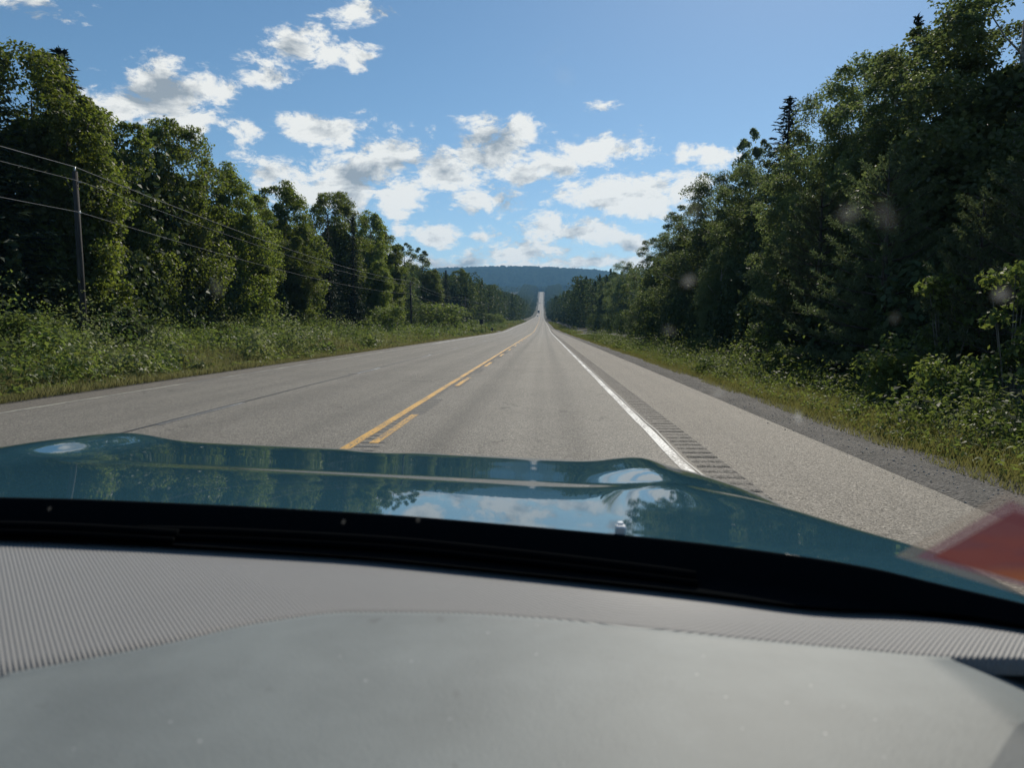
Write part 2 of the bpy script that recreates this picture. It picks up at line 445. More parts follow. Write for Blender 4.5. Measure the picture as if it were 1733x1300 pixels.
def paint_mat(name, col, under, wear=0.5):
    """worn road paint with bare asphalt showing in chips"""
    m, k = new_mat(name)
    geo = k.add('ShaderNodeNewGeometry'); pos = geo.outputs['Position']
    n = k.noise(pos, 26.0, 5, 0.72); n2 = k.noise(k.vmath('MULTIPLY', pos, (3.0, 0.7, 1)), 1.0, 3)
    f = k.ramp(k.math('ADD', n, k.math('MULTIPLY', n2, 0.5)), wear + 0.20, wear + 0.32)
    g = k.noise(pos, 120.0, 2)
    c = k.mixc(f, k.mixc(k.math('MULTIPLY', g, 0.5), c3(*col), c3(*[v * 0.55 for v in col])), c3(*under))
    b = k.add('ShaderNodeBsdfPrincipled', Roughness=0.6, **{'Base_Color': c})
    bp = k.add('ShaderNodeBump', Strength=0.5, Distance=0.004, Height=n); k.set(b.inputs['Normal'], bp.outputs[0])
    out(k, b.outputs[0]); return m

M['ground'] = ground_mat()
M['asphalt'] = asphalt_mat('road_asphalt', (0.182, 0.166, 0.139))
M['shoulder'] = asphalt_mat('shoulder_asphalt', (0.146, 0.128, 0.103), wheel=False)
M['gravel'] = gravel_mat('verge_gravel', (0.046, 0.042, 0.037), (0.185, 0.168, 0.148))
M['drive'] = gravel_mat('drive_gravel', (0.22, 0.20, 0.17), (0.36, 0.33, 0.29), 20.0)
M['white_paint'] = paint_mat('white_paint', (0.80, 0.79, 0.74), (0.15, 0.14, 0.13), 0.50)
M['cream_paint'] = paint_mat('cream_paint', (0.50, 0.47, 0.37), (0.14, 0.13, 0.115), 0.45)
M['thin_paint'] = paint_mat('faded_paint', (0.62, 0.62, 0.60), (0.13, 0.125, 0.115), 0.44)
M['yellow_paint'] = paint_mat('yellow_paint', (0.80, 0.43, 0.06), (0.13, 0.11, 0.08), 0.54)
M['tar'] = simple('tar_seam', (0.035, 0.034, 0.033), 0.55, noise=0.5)
M['lawn'] = simple('lawn_grass', (0.085, 0.125, 0.025), 1.0, spec=0.0, noise=0.6, nscale=1.5)
M['wood'] = bark_mat('weathered_wood', (0.022, 0.019, 0.017), (0.065, 0.056, 0.048), 9.0, 0.06)
M['steel'] = simple('galvanised_steel', (0.42, 0.43, 0.44), 0.45, 0.8, noise=0.4)
M['dark'] = simple('dark_plastic', (0.02, 0.022, 0.024), 0.5, noise=0.3)
M['wire'] = simple('bare_cable', (0.21, 0.21, 0.21), 0.7, 0.0, spec=.2)

# ------------------------------------------------------------------ ground, road, markings
def stations(a, b, near=0.5, grow=1.03):
    ys = [a]; st = near
    while ys[-1] < b:
        y = ys[-1]; st = near if y < 30 else min(40, max(near, (y - 10) * (grow - 1)))
        ys.append(y + st)
    ys[-1] = b
    return np.array(ys)

def grid_mesh(name, xs_of, ys, zf, mat, smooth=True):
    """xs_of(y) -> list of x for that station"""
    rows = []
    for y in ys:
        xs = np.asarray(xs_of(y), float)
        rows.append(np.stack([xs, np.full(len(xs), y), zf(xs, np.full(len(xs), y))], 1))
    v = np.concatenate(rows); n = len(rows[0]); m = len(rows)
    i = (np.arange(m - 1)[:, None] * n + np.arange(n - 1)[None]).ravel()
    f = np.stack([i, i + 1, i + n + 1, i + n], 1)
    return mesh_np(name, v, f, mat, smooth)

gx = np.unique(np.concatenate([np.linspace(-30, 30, 121), np.linspace(30, 120, 31), np.linspace(-120, -30, 31), np.linspace(120, 2500, 30), np.linspace(-2500, -120, 30)]))
gy = stations(-60, 4200, 0.8, 1.025)
tag(link('ground', grid_mesh('ground', lambda y: gx + (road_c(y) if y > 100 else 0), gy, ground_z, M['ground'])), kind='structure')

ry = stations(-40, 2150, 0.6, 1.03)
def sheet(name, xa, xb, mat, dz, ys=ry, nx=5, kind='structure'):
    def xs(y):
        a = xa(y) if callable(xa) else xa; b = xb(y) if callable(xb) else xb
        return np.linspace(float(a), float(b), nx) + float(road_c(y))
    o = link(name, grid_mesh(name, xs, ys, lambda x, y: road_z(y) + dz, mat))
    return tag(o, kind=kind)

sheet('road', lambda y: L_EDGE(y) - 0.06, lambda y: R_EDGE(y) + 0.07, M['asphalt'], 0.0, nx=9)
sheet('paved_shoulder', lambda y: L_EDGE(y) - 0.95, lambda y: L_EDGE(y) - 0.06, M['shoulder'], -0.003)
# our side: the shoulder from the outer edge of the rumble strip
RUM0, RUM1 = 1.60, 1.95
sheet('paved_shoulder', lambda y: R_EDGE(y) + (RUM1 - 1.47), R_PAVE, M['shoulder'], -0.003)
sheet('paved_shoulder', lambda y: R_EDGE(y) + 0.07, lambda y: R_EDGE(y) + (RUM0 - 1.47), M['shoulder'], -0.003, nx=3)

rs0 = random.Random(3)
def rumble(name, x0, x1, y0, y1, period, width, depth, mat, base_dz):
    """a strip with rounded grooves milled across it (real geometry)"""
    ys, zs = [], []
    y = y0
    while y < y1:
        wj, dj = 0.8 + 0.45 * rs0.random(), 0.65 + 0.5 * rs0.random()
        for t, d in ((0, 0), (.12, .6), (.3, .95), (.5, 1), (.7, .95), (.88, .6), (1, 0)):
            ys.append(y + t * width * wj); zs.append(-depth * d * dj)
        y += period
    ys = np.array(ys); zs = np.array(zs)
    xs = np.array([x0, x0 + 0.012, x0 + .03, x1 - .03, x1 - 0.012, x1]); k = np.array([0, .5, 1, 1, .5, 0])
    v = np.stack([np.broadcast_to(xs, (len(ys), 6)) + road_c(ys)[:, None], np.broadcast_to(ys[:, None], (len(ys), 6)), zs[:, None] * k + (road_z(ys) + base_dz)[:, None]], 2).reshape(-1, 3)
    m, n = len(ys), 6
    i = (np.arange(m - 1)[:, None] * n + np.arange(n - 1)[None]).ravel()
    return tag(link(name, mesh_np(name, v, np.stack([i, i + 1, i + n + 1, i + n], 1), mat)), kind='structure')

M['rumble'] = asphalt_mat('milled_asphalt', (0.108, 0.096, 0.081), wheel=False)
rumble('rumble_strip', RUM0, RUM1, -10, 190, 0.285, 0.10, 0.020, M['rumble'], -0.003)
ys2 = stations(190, 2150, 3, 1.03)
sheet('paved_shoulder', lambda y: R_EDGE(y) + (RUM0 - 1.47), lambda y: R_EDGE(y) + (RUM1 - 1.47), M['shoulder'], -0.003, ys=ys2, nx=3)

def marking(name, x0, x1, mat, y0, y1, dz=0.006, edge=None, wob=0.0):
    n = max(2, int((y1 - y0) / (0.35 if y1 < 140 else 6)) + 1) if y1 < 400 else None
    ys = np.linspace(y0, y1, n) if n else np.concatenate([np.arange(y0, 60, 0.5), stations(60, y1, 2.0, 1.03)])
    e = edge(ys) if edge else 0
    w = (vnoise(ys, ys * 0, 0.8, 5) - 0.5) * wob
    a = x0 + e + road_c(ys) + w; b = x1 + e + road_c(ys) + w
    z = road_z(ys) + dz
    v = np.stack([np.stack([a, ys, z], 1), np.stack([b, ys, z], 1)], 1).reshape(-1, 3)
    i = np.arange(len(ys) - 1) * 2
    return tag(link(name, mesh_np(name, v, np.stack([i, i + 1, i + 3, i + 2], 1), mat)), kind='structure')

marking('white_edge_line', -0.06, 0.055, M['white_paint'], -10, 2100, 0.004, R_EDGE, 0.02)
marking('white_edge_line', -0.08, 0.07, M['cream_paint'], -10, 60, 0.004, L_EDGE, 0.02)
marking('white_edge_line', -0.12, 0.10, M['white_paint'], 60, 2100, 0.004, L_EDGE, 0.0)
marking('yellow_centre_line', YEL - 0.01, YEL + 0.12, M['yellow_paint'], -10, 2100, 0.004, None, 0.012)
mk_dash = []
for i in range(-1, 14):
    y0 = 9.1 + 8.85 * i
    marking('yellow_centre_dash', YEL + 0.235, YEL + 0.355, M['yellow_paint'], y0, y0 + 3.0, 0.004, None, 0.012)
marking('lane_seam', -5.83, -5.775, M['tar'], -10, 420, 0.004, None, 0.04)
for i in range(-1, 10):
    y0 = 10.6 + 11.8 * i
    marking('white_lane_dash', -5.77, -5.68, M['thin_paint'], y0, y0 + 3.2, 0.005, None, 0.03)
marking('tar_seam', 1.545, 1.575, M['tar'], 2, 90, 0.003, None, 0.05)
# transverse seam where the paving changes
for yy, w, mt in ((428, 2.2, M['drive']), (47, 0.05, M['tar']), (21.5, 0.03, M['tar'])):
    xs = np.linspace(-9.0, 1.3, 12)
    v = np.concatenate([np.stack([xs + road_c(yy), np.full(12, yy + s * w / 2) + (vnoise(xs, xs, .7) - .5) * .12, np.full(12, road_z(yy + s * w / 2) + 0.002)], 1) for s in (-1, 1)])
    i = np.arange(11)
    tag(link('tar_seam', mesh_np('tar_seam', v, np.stack([i, i + 1, i + 13, i + 12], 1), mt)), kind='structure')
# grooves milled between the two yellow lines
def groove_marks():
    v, f = [], []
    for i in range(170):
        y = 4 + i * 0.30
        a, b = YEL + 0.125, YEL + 0.225
        if i % 1 == 0: b = YEL + 0.43 if (i // 9) % 2 else YEL + 0.23
        n = len(v)
        v += [(a, y, .003), (b, y, .003), (b, y + .07, .003), (a, y + .07, .003)]; f.append((n, n + 1, n + 2, n + 3))
    return mesh_np('groove', v, f, M['tar'])
tag(link('centre_groove', groove_marks()), kind='structure')

# gravel edges
gy2 = stations(-10, 420, 0.5, 1.03)
def gstrip(name, x0, x1, ys, mat, nx=6, dz=0.02):
    def xs(y): return np.linspace(float(x0(y)), float(x1(y)), nx) + float(road_c(y))
    o = link(name, grid_mesh(name, xs, ys, lambda x, y: ground_z(x, y) + dz + 0.012 * np.sin(x * 0), mat)); return tag(o, kind='structure')
gstrip('gravel_edge', lambda y: R_PAVE(y) + 0.0, lambda y: R_PAVE(y) + 0.95 + 0.45 * float(vnoise(y, 0.0, 1.1, 8)), gy2, M['gravel'])
gstrip('gravel_edge', lambda y: L_EDGE(y) - 1.30 - 0.2 * float(vnoise(y, 3.0, 1.3, 9)), lambda y: L_EDGE(y) - 0.95, gy2, M['gravel'])
# side road on the right and drive on the left
def patch(name, x0, x1, y0, y1, mat, dz=0.03, nx=24, ny=8):
    o = link(name, grid_mesh(name, lambda y: np.linspace(x0, x1, nx), np.linspace(y0, y1, ny), lambda x, y: ground_z(x, y) + dz, mat)); return tag(o, kind='structure')
patch('side_road', 3.6, 60, 148.5, 155.5, M['drive'])
patch('side_road', -70, -10.2, 166.5, 173, M['drive'])
patch('side_road', 2.0, 30, 430, 445, M['drive'])
patch('mown_verge', 5.6, 12.5, 92, 147, M['lawn'], 0.035, 10, 30)

def stones():
    rng = np.random.default_rng(4); n = 2600
    y = 4 + 60 * rng.random(n) ** 1.7; x = R_PAVE(y) + rng.normal(0.55, 0.28, n); x = np.clip(x, R_PAVE(y) - 0.12, R_PAVE(y) + 1.5)
    s = 0.004 + 0.011 * rng.random(n) ** 3
    o = np.array([(1, 0, 0), (-1, 0, 0), (0, 1, 0), (0, -1, 0), (0, 0, 1), (0, 0, -.6)], float)
    v = o[None] * s[:, None, None] * (0.6 + 0.8 * rng.random((n, 6, 1)))
    a = rng.random(n) * 6.28; ca, sa = np.cos(a), np.sin(a)
    vx = v[..., 0] * ca[:, None] - v[..., 1] * sa[:, None]; vy = v[..., 0] * sa[:, None] + v[..., 1] * ca[:, None]
    z = np.maximum(ground_z(x, y) + 0.02, np.where(x < R_PAVE(y), 0.0, -9)) + s * 0.3
    v = np.stack([vx + x[:, None], vy + y[:, None], v[..., 2] + z[:, None]], 2).reshape(-1, 3)
    t = np.array([(0, 2, 4), (2, 1, 4), (1, 3, 4), (3, 0, 4), (2, 0, 5), (1, 2, 5), (3, 1, 5), (0, 3, 5)])
    f = (np.arange(n)[:, None, None] * 6 + t[None]).reshape(-1, 3)
    return mesh_np('stone', v, f, simple('pale_stone', (.34, .32, .30), .9, noise=.5))
tag(link('loose_gravel', stones()), kind='stuff')

# ------------------------------------------------------------------ plants
def unit(v): return v / np.maximum(np.linalg.norm(v, axis=-1, keepdims=True), 1e-9)

def leaf_quads(c, nrm, length, width, rng, along=None):
    """diamond leaves: centres, normals, sizes"""
    n = len(c); nrm = unit(nrm)
    t = rng.normal(size=(n, 3)) if along is None else along + rng.normal(size=(n, 3)) * 0.25
    t = unit(t - nrm * (t * nrm).sum(1, keepdims=True)); b = np.cross(nrm, t)
    L = np.broadcast_to(np.asarray(length, float), (n,))[:, None] * 0.5; W = np.broadcast_to(np.asarray(width, float), (n,))[:, None] * 0.5
    sag = nrm * L * 0.25
    v = np.stack([c - t * L - sag, c + b * W - t * L * 0.15, c + t * L - sag, c - b * W - t * L * 0.15], 1).reshape(-1, 3)
    return v, np.arange(4 * n).reshape(n, 4)

def join(parts):
    vs, fs, o = [], [], 0
    for v, f in parts:
        vs.append(v); fs.append(f + o); o += len(v)
    return np.concatenate(vs), np.concatenate(fs)

def broadleaf(seed, Ht=15.0, R=4.2, base=1.6, n_cl=95, per=210, leaf=0.19, peak=0.40, cl=0.26, flat=0.75, inner=8500):
    rng = np.random.default_rng(seed)
    ch = Ht - base
    lob = rng.random(4) * 6.28
    hs = (np.arange(n_cl) + rng.random(n_cl)) / n_cl; hs = 1 - (1 - hs) ** 0.9
    az = rng.random(n_cl) * 2 * math.pi
    span = np.where(hs > peak, 1.02 - peak, peak + 0.22)
    r = R * np.sqrt(np.maximum(0.03, 1 - ((hs - peak) / span) ** 2))
    r *= 1 + 0.16 * np.sin(2 * az + lob[0]) + 0.12 * np.sin(3 * az + lob[1] + hs * 4)
    u = np.sqrt(0.22 + 0.78 * rng.random(n_cl)) * 0.92
    cc = np.stack([np.cos(az) * r * u, np.sin(az) * r * u, base + hs * ch * 0.97], 1)
    rc = R * cl * (0.65 + 0.7 * rng.random(n_cl)) * (1 - 0.35 * hs)
    k = np.repeat(np.arange(n_cl), per); n = len(k)
    d = unit(rng.normal(size=(n, 3)) + unit(cc[k] - np.array([0, 0, base + ch * 0.4])) * 0.45 + np.array([0, 0, 0.25]))
    rad = rc[k] * (0.45 + 0.65 * rng.random(n) ** 0.6)
    # sub-sprays make the outline of a clump ragged
    spray = 1 + 0.35 * np.sin(d[:, 0] * 7 + k) * np.sin(d[:, 1] * 7 + 2 * k) * np.sin(d[:, 2] * 6 + 3 * k)
    p = cc[k] + d * (rad * spray)[:, None] * np.array([1, 1, flat])
    nr = d * 0.6 + rng.normal(size=(n, 3)) * 0.55 + np.array([0, 0, 0.5])
    sz = leaf * (0.6 + 0.8 * rng.random(n))
    parts = [leaf_quads(p, nr, sz, sz * 0.72, rng)]
    if inner:
        hi = rng.random(inner); ai = rng.random(inner) * 6.28
        ri = R * 0.70 * np.sqrt(np.maximum(.05, 1 - ((hi - peak) / np.where(hi > peak, 1 - peak, peak + .2)) ** 2)) * np.sqrt(rng.random(inner))
        pi_ = np.stack([np.cos(ai) * ri, np.sin(ai) * ri, base + 0.3 + hi * ch * 0.70], 1)
        parts.append(leaf_quads(pi_, rng.normal(size=(inner, 3)), leaf * 1.9, leaf * 1.5, rng))
    lv = join(parts)
    tb = MB(); bx, by = rng.normal(0, 0.15, 2)
    tb.tube([(0, 0, -0.4), (bx * .3, by * .3, Ht * .2), (bx, by, Ht * .5), (bx * 1.5, by * 1.2, Ht * .85)], [0.022 * Ht, 0.016 * Ht, 0.010 * Ht, 0.002 * Ht], 9)
    for q in rng.choice(n_cl, min(16, n_cl), replace=False):
        z0 = max(base * 0.8, cc[q, 2] - 1.2 - 1.2 * rng.random()); z0 = min(z0, Ht * .8)
        f = z0 / Ht; s = np.array([bx * f * 1.7, by * f * 1.7, z0]); e = cc[q]
        mid = (s + e) / 2 + np.array([0, 0, -0.15])
        tb.tube([s, mid, e], [0.006 * Ht * (1.2 - f), 0.004 * Ht * (1.2 - f), 0.02], 6)
    return lv, tb

def conifer(seed, Ht=14.0, R=2.3, base=0.8, whorls=34, per=8, droop=0.25, needle=0.42, cards=16):
    rng = np.random.default_rng(seed)
    C, N, A, L = [], [], [], []
    tb = MB(); tb.tube([(0, 0, -0.4), (0.04, 0, Ht * .5), (0, 0.03, Ht)], [0.017 * Ht, 0.010 * Ht, 0.012], 8)
    nbr = int(whorls * per * 1.25); a = 0.0
    for w in range(nbr):
        h = ((w + 1.6 * rng.random()) / (nbr + 1)) ** 1.05; h = min(h, 0.985); z = base + (Ht - base) * h
        a += 2.39996 + rng.normal(0, 0.25)
        rr = (R * (1 - h) ** 0.9 + 0.16) * (0.62 + 0.55 * rng.random())
        d = np.array([math.cos(a), math.sin(a), 0]); side = np.array([-d[1], d[0], 0])
        dr = droop * (1 - 1.9 * h * h)
        nn = max(6, int(cards * rr / R) + 5)
        t = (np.arange(nn) + rng.random(nn)) / nn; t = 0.06 + 0.96 * t
        zz = -dr * rr * t ** 1.2 + 0.10 * rr * t ** 3
        lat = rng.normal(0, 1, nn) * 0.24 * rr * (1.1 - t)
        c = d * (rr * t)[:, None] + side * lat[:, None]; c[:, 2] = z + zz - 0.05 * np.abs(lat)
        C.append(c); N.append(np.tile([0, 0, 1.0], (nn, 1)) + rng.normal(size=(nn, 3)) * 0.55)
        A.append(d * 0.8 + side * np.sign(lat)[:, None] * 0.7 + np.array([0, 0, -dr * 1.1])); L.append(np.full(nn, needle * (0.6 + .4 * (1 - h))) * (0.7 + 0.6 * rng.random(nn)))
    C = np.concatenate(C); N = np.concatenate(N); A = np.concatenate(A); L = np.concatenate(L)
    lv = leaf_quads(C, N, L, L * 0.34, rng, A)
    top = leaf_quads(np.stack([np.zeros(12), np.zeros(12), Ht - 0.05 - 0.05 * np.arange(12)], 1), rng.normal(size=(12, 3)), 0.3, 0.06, rng, np.tile([0, 0, 1.0], (12, 1)))
    return join([lv, top]), tb

def pine(seed, Ht=9.0, R=2.6, whorls=13, per=7, base=0.5, needle=0.17):
    """young pine: upswept whorls that end in bottle-brush shoots"""
    rng = np.random.default_rng(seed)
    C, N, A = [], [], []
    tb = MB(); tb.tube([(0, 0, -0.4), (0.03, 0.02, Ht * .5), (0, 0, Ht - .1)], [0.018 * Ht, 0.011 * Ht, 0.012], 8)
    def brush(p0, dirv, ln, nb):
        t = rng.random(nb) ** 0.8; ax = unit(dirv[None])[0]
        d = unit(rng.normal(size=(nb, 3)) + ax * 0.75)
        C.append(p0 + ax * (t * ln)[:, None] + d * needle * 0.42); A.append(d); N.append(np.cross(d, rng.normal(size=(nb, 3))))
    brush(np.array([0, 0, Ht - .7]), np.array([0, 0, 1.0]), 0.8, 90)
    for w in range(whorls):
        h = w / whorls; z = base + (Ht - .6 - base) * h ** 0.9
        r = R * (1 - h) ** 0.7 * (0.85 + 0.3 * rng.random()) + 0.25
        a0 = rng.random() * 6.28
        for b in range(per):
            a = a0 + 6.283 * b / per + rng.normal(0, 0.15); rr = r * (0.75 + 0.4 * rng.random())
            d = np.array([math.cos(a), math.sin(a), 0.0]); s = np.array([-d[1], d[0], 0])
            up = 0.12 + 0.55 * h
            pts = [np.array([0, 0, z]), d * rr * .5 + np.array([0, 0, z + rr * up * .3]), d * rr + np.array([0, 0, z + rr * up])]
            tb.tube(pts, [0.03, 0.02, 0.008], 4, False)
            ns = max(3, int(rr / 0.30))
            for i in range(ns):
                t = 0.25 + 0.75 * (i + rng.random()) / ns; p0 = pts[0] + (pts[2] - pts[0]) * t
                sg = rng.choice([-1, 1]); dv = d * 0.8 + s * sg * 0.75 * rng.random() + np.array([0, 0, 0.25 + 0.55 * rng.random() + .3 * h])
                brush(p0 + s * sg * 0.12 * rng.random(), dv, 0.30 + 0.25 * rng.random(), 34)
            brush(pts[2], d * 0.6 + np.array([0, 0, 0.75]), 0.45, 44)
    C = np.concatenate(C); A = np.concatenate(A); N = np.concatenate(N)
    return leaf_quads(C, N, needle * (0.8 + 0.5 * rng.random(len(C))), 0.036, rng, A), tb

def bush(seed, Ht=2.2, R=1.4, n_cl=26, per=120, leaf=0.11, flat=0.8):
    rng = np.random.default_rng(seed)
    a = rng.random(n_cl) * 6.28; h = rng.random(n_cl) ** 0.8
    r = R * np.sqrt(np.maximum(0.05, 1 - (h * 0.95) ** 2)) * np.sqrt(rng.random(n_cl))
    cc = np.stack([np.cos(a) * r, np.sin(a) * r, 0.25 + h * (Ht - .35)], 1)
    k = np.repeat(np.arange(n_cl), per); n = len(k)
    d = unit(rng.normal(size=(n, 3)) + np.array([0, 0, 0.3]))
    p = cc[k] + d * (R * 0.30 * (0.3 + 0.8 * rng.random(n)))[:, None] * np.array([1, 1, flat]); p[:, 2] = np.maximum(p[:, 2], 0.03)
    sz = leaf * (0.6 + 0.8 * rng.random(n))
    lv = leaf_quads(p, d * .5 + rng.normal(size=(n, 3)) * 0.5 + np.array([0, 0, .6]), sz, sz * 0.6, rng)
    tb = MB()
    for q in range(n_cl):
        tb.tube([(cc[q, 0] * .1, cc[q, 1] * .1, -0.2), (cc[q, 0] * .5, cc[q, 1] * .5, cc[q, 2] * .6), tuple(cc[q])], [0.025, 0.016, 0.006], 5, False)
    return lv, tb

PROTO = {}
def add_proto(key, name, lv_tb, leafm, barkm, Ht, crown='crown', stem='trunk'):
    lv, tb = lv_tb
    tm = bpy.data.meshes.new(stem); tm.from_pydata(tb.v, [], tb.f); tm.update(); tm.materials.append(M[barkm])
    tm.polygons.foreach_set('use_smooth', [True] * len(tm.polygons))
    PROTO[key] = dict(name=name, Ht=Ht, crown=(crown, mesh_np(crown, lv[0], lv[1], M[leafm])), stem=(stem, tm))

add_proto('maple1', 'maple_tree', broadleaf(11, 15, 4.4, 2.3, 130, 340, 0.185, .40), 'maple', 'bark', 15)
add_proto('maple2', 'maple_tree', broadleaf(12, 15, 3.7, 2.0, 125, 310, 0.185, .34, .28), 'maple', 'bark', 15)
add_proto('maple3', 'maple_tree', broadleaf(13, 15, 3.2, 2.2, 110, 310, 0.18, .45, .30), 'maple', 'bark', 15)
add_proto('birch1', 'birch_tree', broadleaf(21, 14, 3.4, 0.9, 140, 330, 0.112, .36, .24, .8), 'birch', 'birchbark', 14)
add_proto('birch2', 'birch_tree', broadleaf(22, 14, 2.9, 0.8, 130, 320, 0.112, .42, .25, .8), 'birch', 'birchbark', 14)
add_proto('birch3', 'birch_tree', broadleaf(23, 14, 3.9, 0.7, 150, 340, 0.118, .32, .23, .8), 'birch', 'birchbark', 14)
add_proto('poplar1', 'poplar_tree', broadleaf(31, 16, 2.1, 3.0, 70, 190, 0.17, .55, .34, .9, 700), 'birch', 'bark', 16)
add_proto('spruce1', 'spruce_tree', conifer(41, 15, 2.5), 'spruce', 'conbark', 15)
add_proto('spruce2', 'spruce_tree', conifer(42, 15, 2.0, 0.6, 38, 8, .35), 'spruce', 'conbark', 15)
add_proto('pine1', 'pine_tree', pine(51, 9, 2.7), 'pine', 'conbark', 9)
add_proto('pine2', 'pine_tree', pine(52, 9, 2.3, 14, 7), 'pine', 'conbark', 9)
add_proto('bush1', 'bush', bush(61), 'bush', 'bark', 2.2, 'foliage', 'stem')
add_proto('bush2', 'bush', bush(62, 2.2, 1.7, 30, 110, 0.13), 'bush', 'bark', 2.2, 'foliage', 'stem')
add_proto('sap1', 'sapling', bush(63, 3.6, 1.1, 26, 80, 0.13, 0.7), 'bush', 'bark', 3.6, 'foliage', 'stem')
add_proto('fir_bush', 'pine_bush', conifer(64, 2.4, 1.9, 0.1, 14, 9, -.15, .40, 18), 'pine', 'conbark', 2.4, 'foliage', 'stem')

rs = random.Random(7)
def plant(key, px, X, ytop, label, cat='tree', wid=1.0, group=None, y=None, name=None):
    """stand a plant at lateral distance X where the photograph shows it at column px, as tall as row ytop"""
    P = PROTO[key]
    Y = at_x(px, X) if y is None else y
    g = float(ground_z(X, Y)); top = z_at(px, ytop, X)
    s = (top - g) / P['Ht']
    o = empty(name or P['name'], (X, Y, g), rs.random() * 6.28); o.scale = (s * wid, s * wid, s)
    tag(o, label, cat, group)
    link(P['crown'][0], P['crown'][1], o); link(P['stem'][0], P['stem'][1], o)
    return o

LG, RG = 'trees lining the left verge', 'trees lining the right verge'
# left side, from the camera outwards: (kind, column, X, row of the top, width, label)
LEFT = [
 ('spruce1', -4, -25.5, 50, 1.35, 'tall dark spruce cut by the left picture edge, behind the first power pole'),
 ('maple1', 72, -26.5, 96, .95, 'big olive-green maple standing right behind the nearest utility pole'),
 ('maple3', 140, -24.5, 165, .95, 'sunlit yellow-green maple just right of the nearest utility pole'),
 ('spruce2', 122, -30, 92, 2.0, 'pointed dark spruce top poking out behind the big olive maple'),
 ('maple2', 208, -28, 198, .95, 'dark maple set back between the olive maple and the ragged-crested maple'),
 ('maple1', 300, -27, 212, .85, 'round-topped maple with a ragged crest directly right of the big left cloud'),
 ('maple2', 378, -26, 284, .95, 'maple sloping down from the ragged-crested maple, lower edge sunlit above the bushes'),
 ('maple3', 430, -25, 330, .9, 'slimmer maple with golden right flank where the power lines cross it'),
 ('maple2', 478, -27, 314, .95, 'dark twin-topped broadleaf with sky gaps left of the wide dome-shaped tree'),
 ('maple3', 500, -24, 400, 1.0, 'shorter bright green maple in front of the dark twin-topped broadleaf'),
 ('maple1', 570, -27, 328, .85, 'wide dome-shaped dark broadleaf rising behind two spruce spires'),
 ('spruce1', 558, -23.5, 362, .9, 'taller of two dark spruce spires standing before the dome-shaped tree'),
 ('spruce2', 600, -23, 368, .95, 'right-hand spruce of the pair standing before the dome-shaped tree'),
 ('maple2', 630, -27, 362, .85, 'round broadleaf joined to the right shoulder of the dome-shaped tree'),
 ('maple3', 658, -25, 392, .9, 'broadleaf whose crown meets the sky just left of the second utility pole'),
 ('maple2', 640, -22.5, 440, .9, 'low bushy maple below the round shoulder trees, left of the second utility pole'),
 ('poplar1', 688, -25, 410, 1.15, 'narrow ragged poplar directly above the second utility pole'),
 ('poplar1', 716, -27, 419, 1.15, 'lone slim poplar top that stands clear against the sky left of the blue hill'),
 ('maple3', 732, -25, 455, 1.0, 'rounded broadleaf at the left foot of the blue hill'),
 ('spruce2', 755, -26, 457, 1.0, 'pointed spruce top touching the left end of the blue ridge line'),
 ('maple2', 778, -27, 456, 1.0, 'round broadleaf crown overlapping the blue hill right of the pointed spruce'),
 ('maple3', 803, -27, 478, 1.0, 'broadleaf standing beyond the third utility pole'),
 ('maple1', 832, -28, 482, .9, 'broad crown above the small roadside sign post on the left'),
]
for (k, px, X, yt, w, lab) in LEFT: plant(k, px, X, yt, lab, 'tree', w, LG)
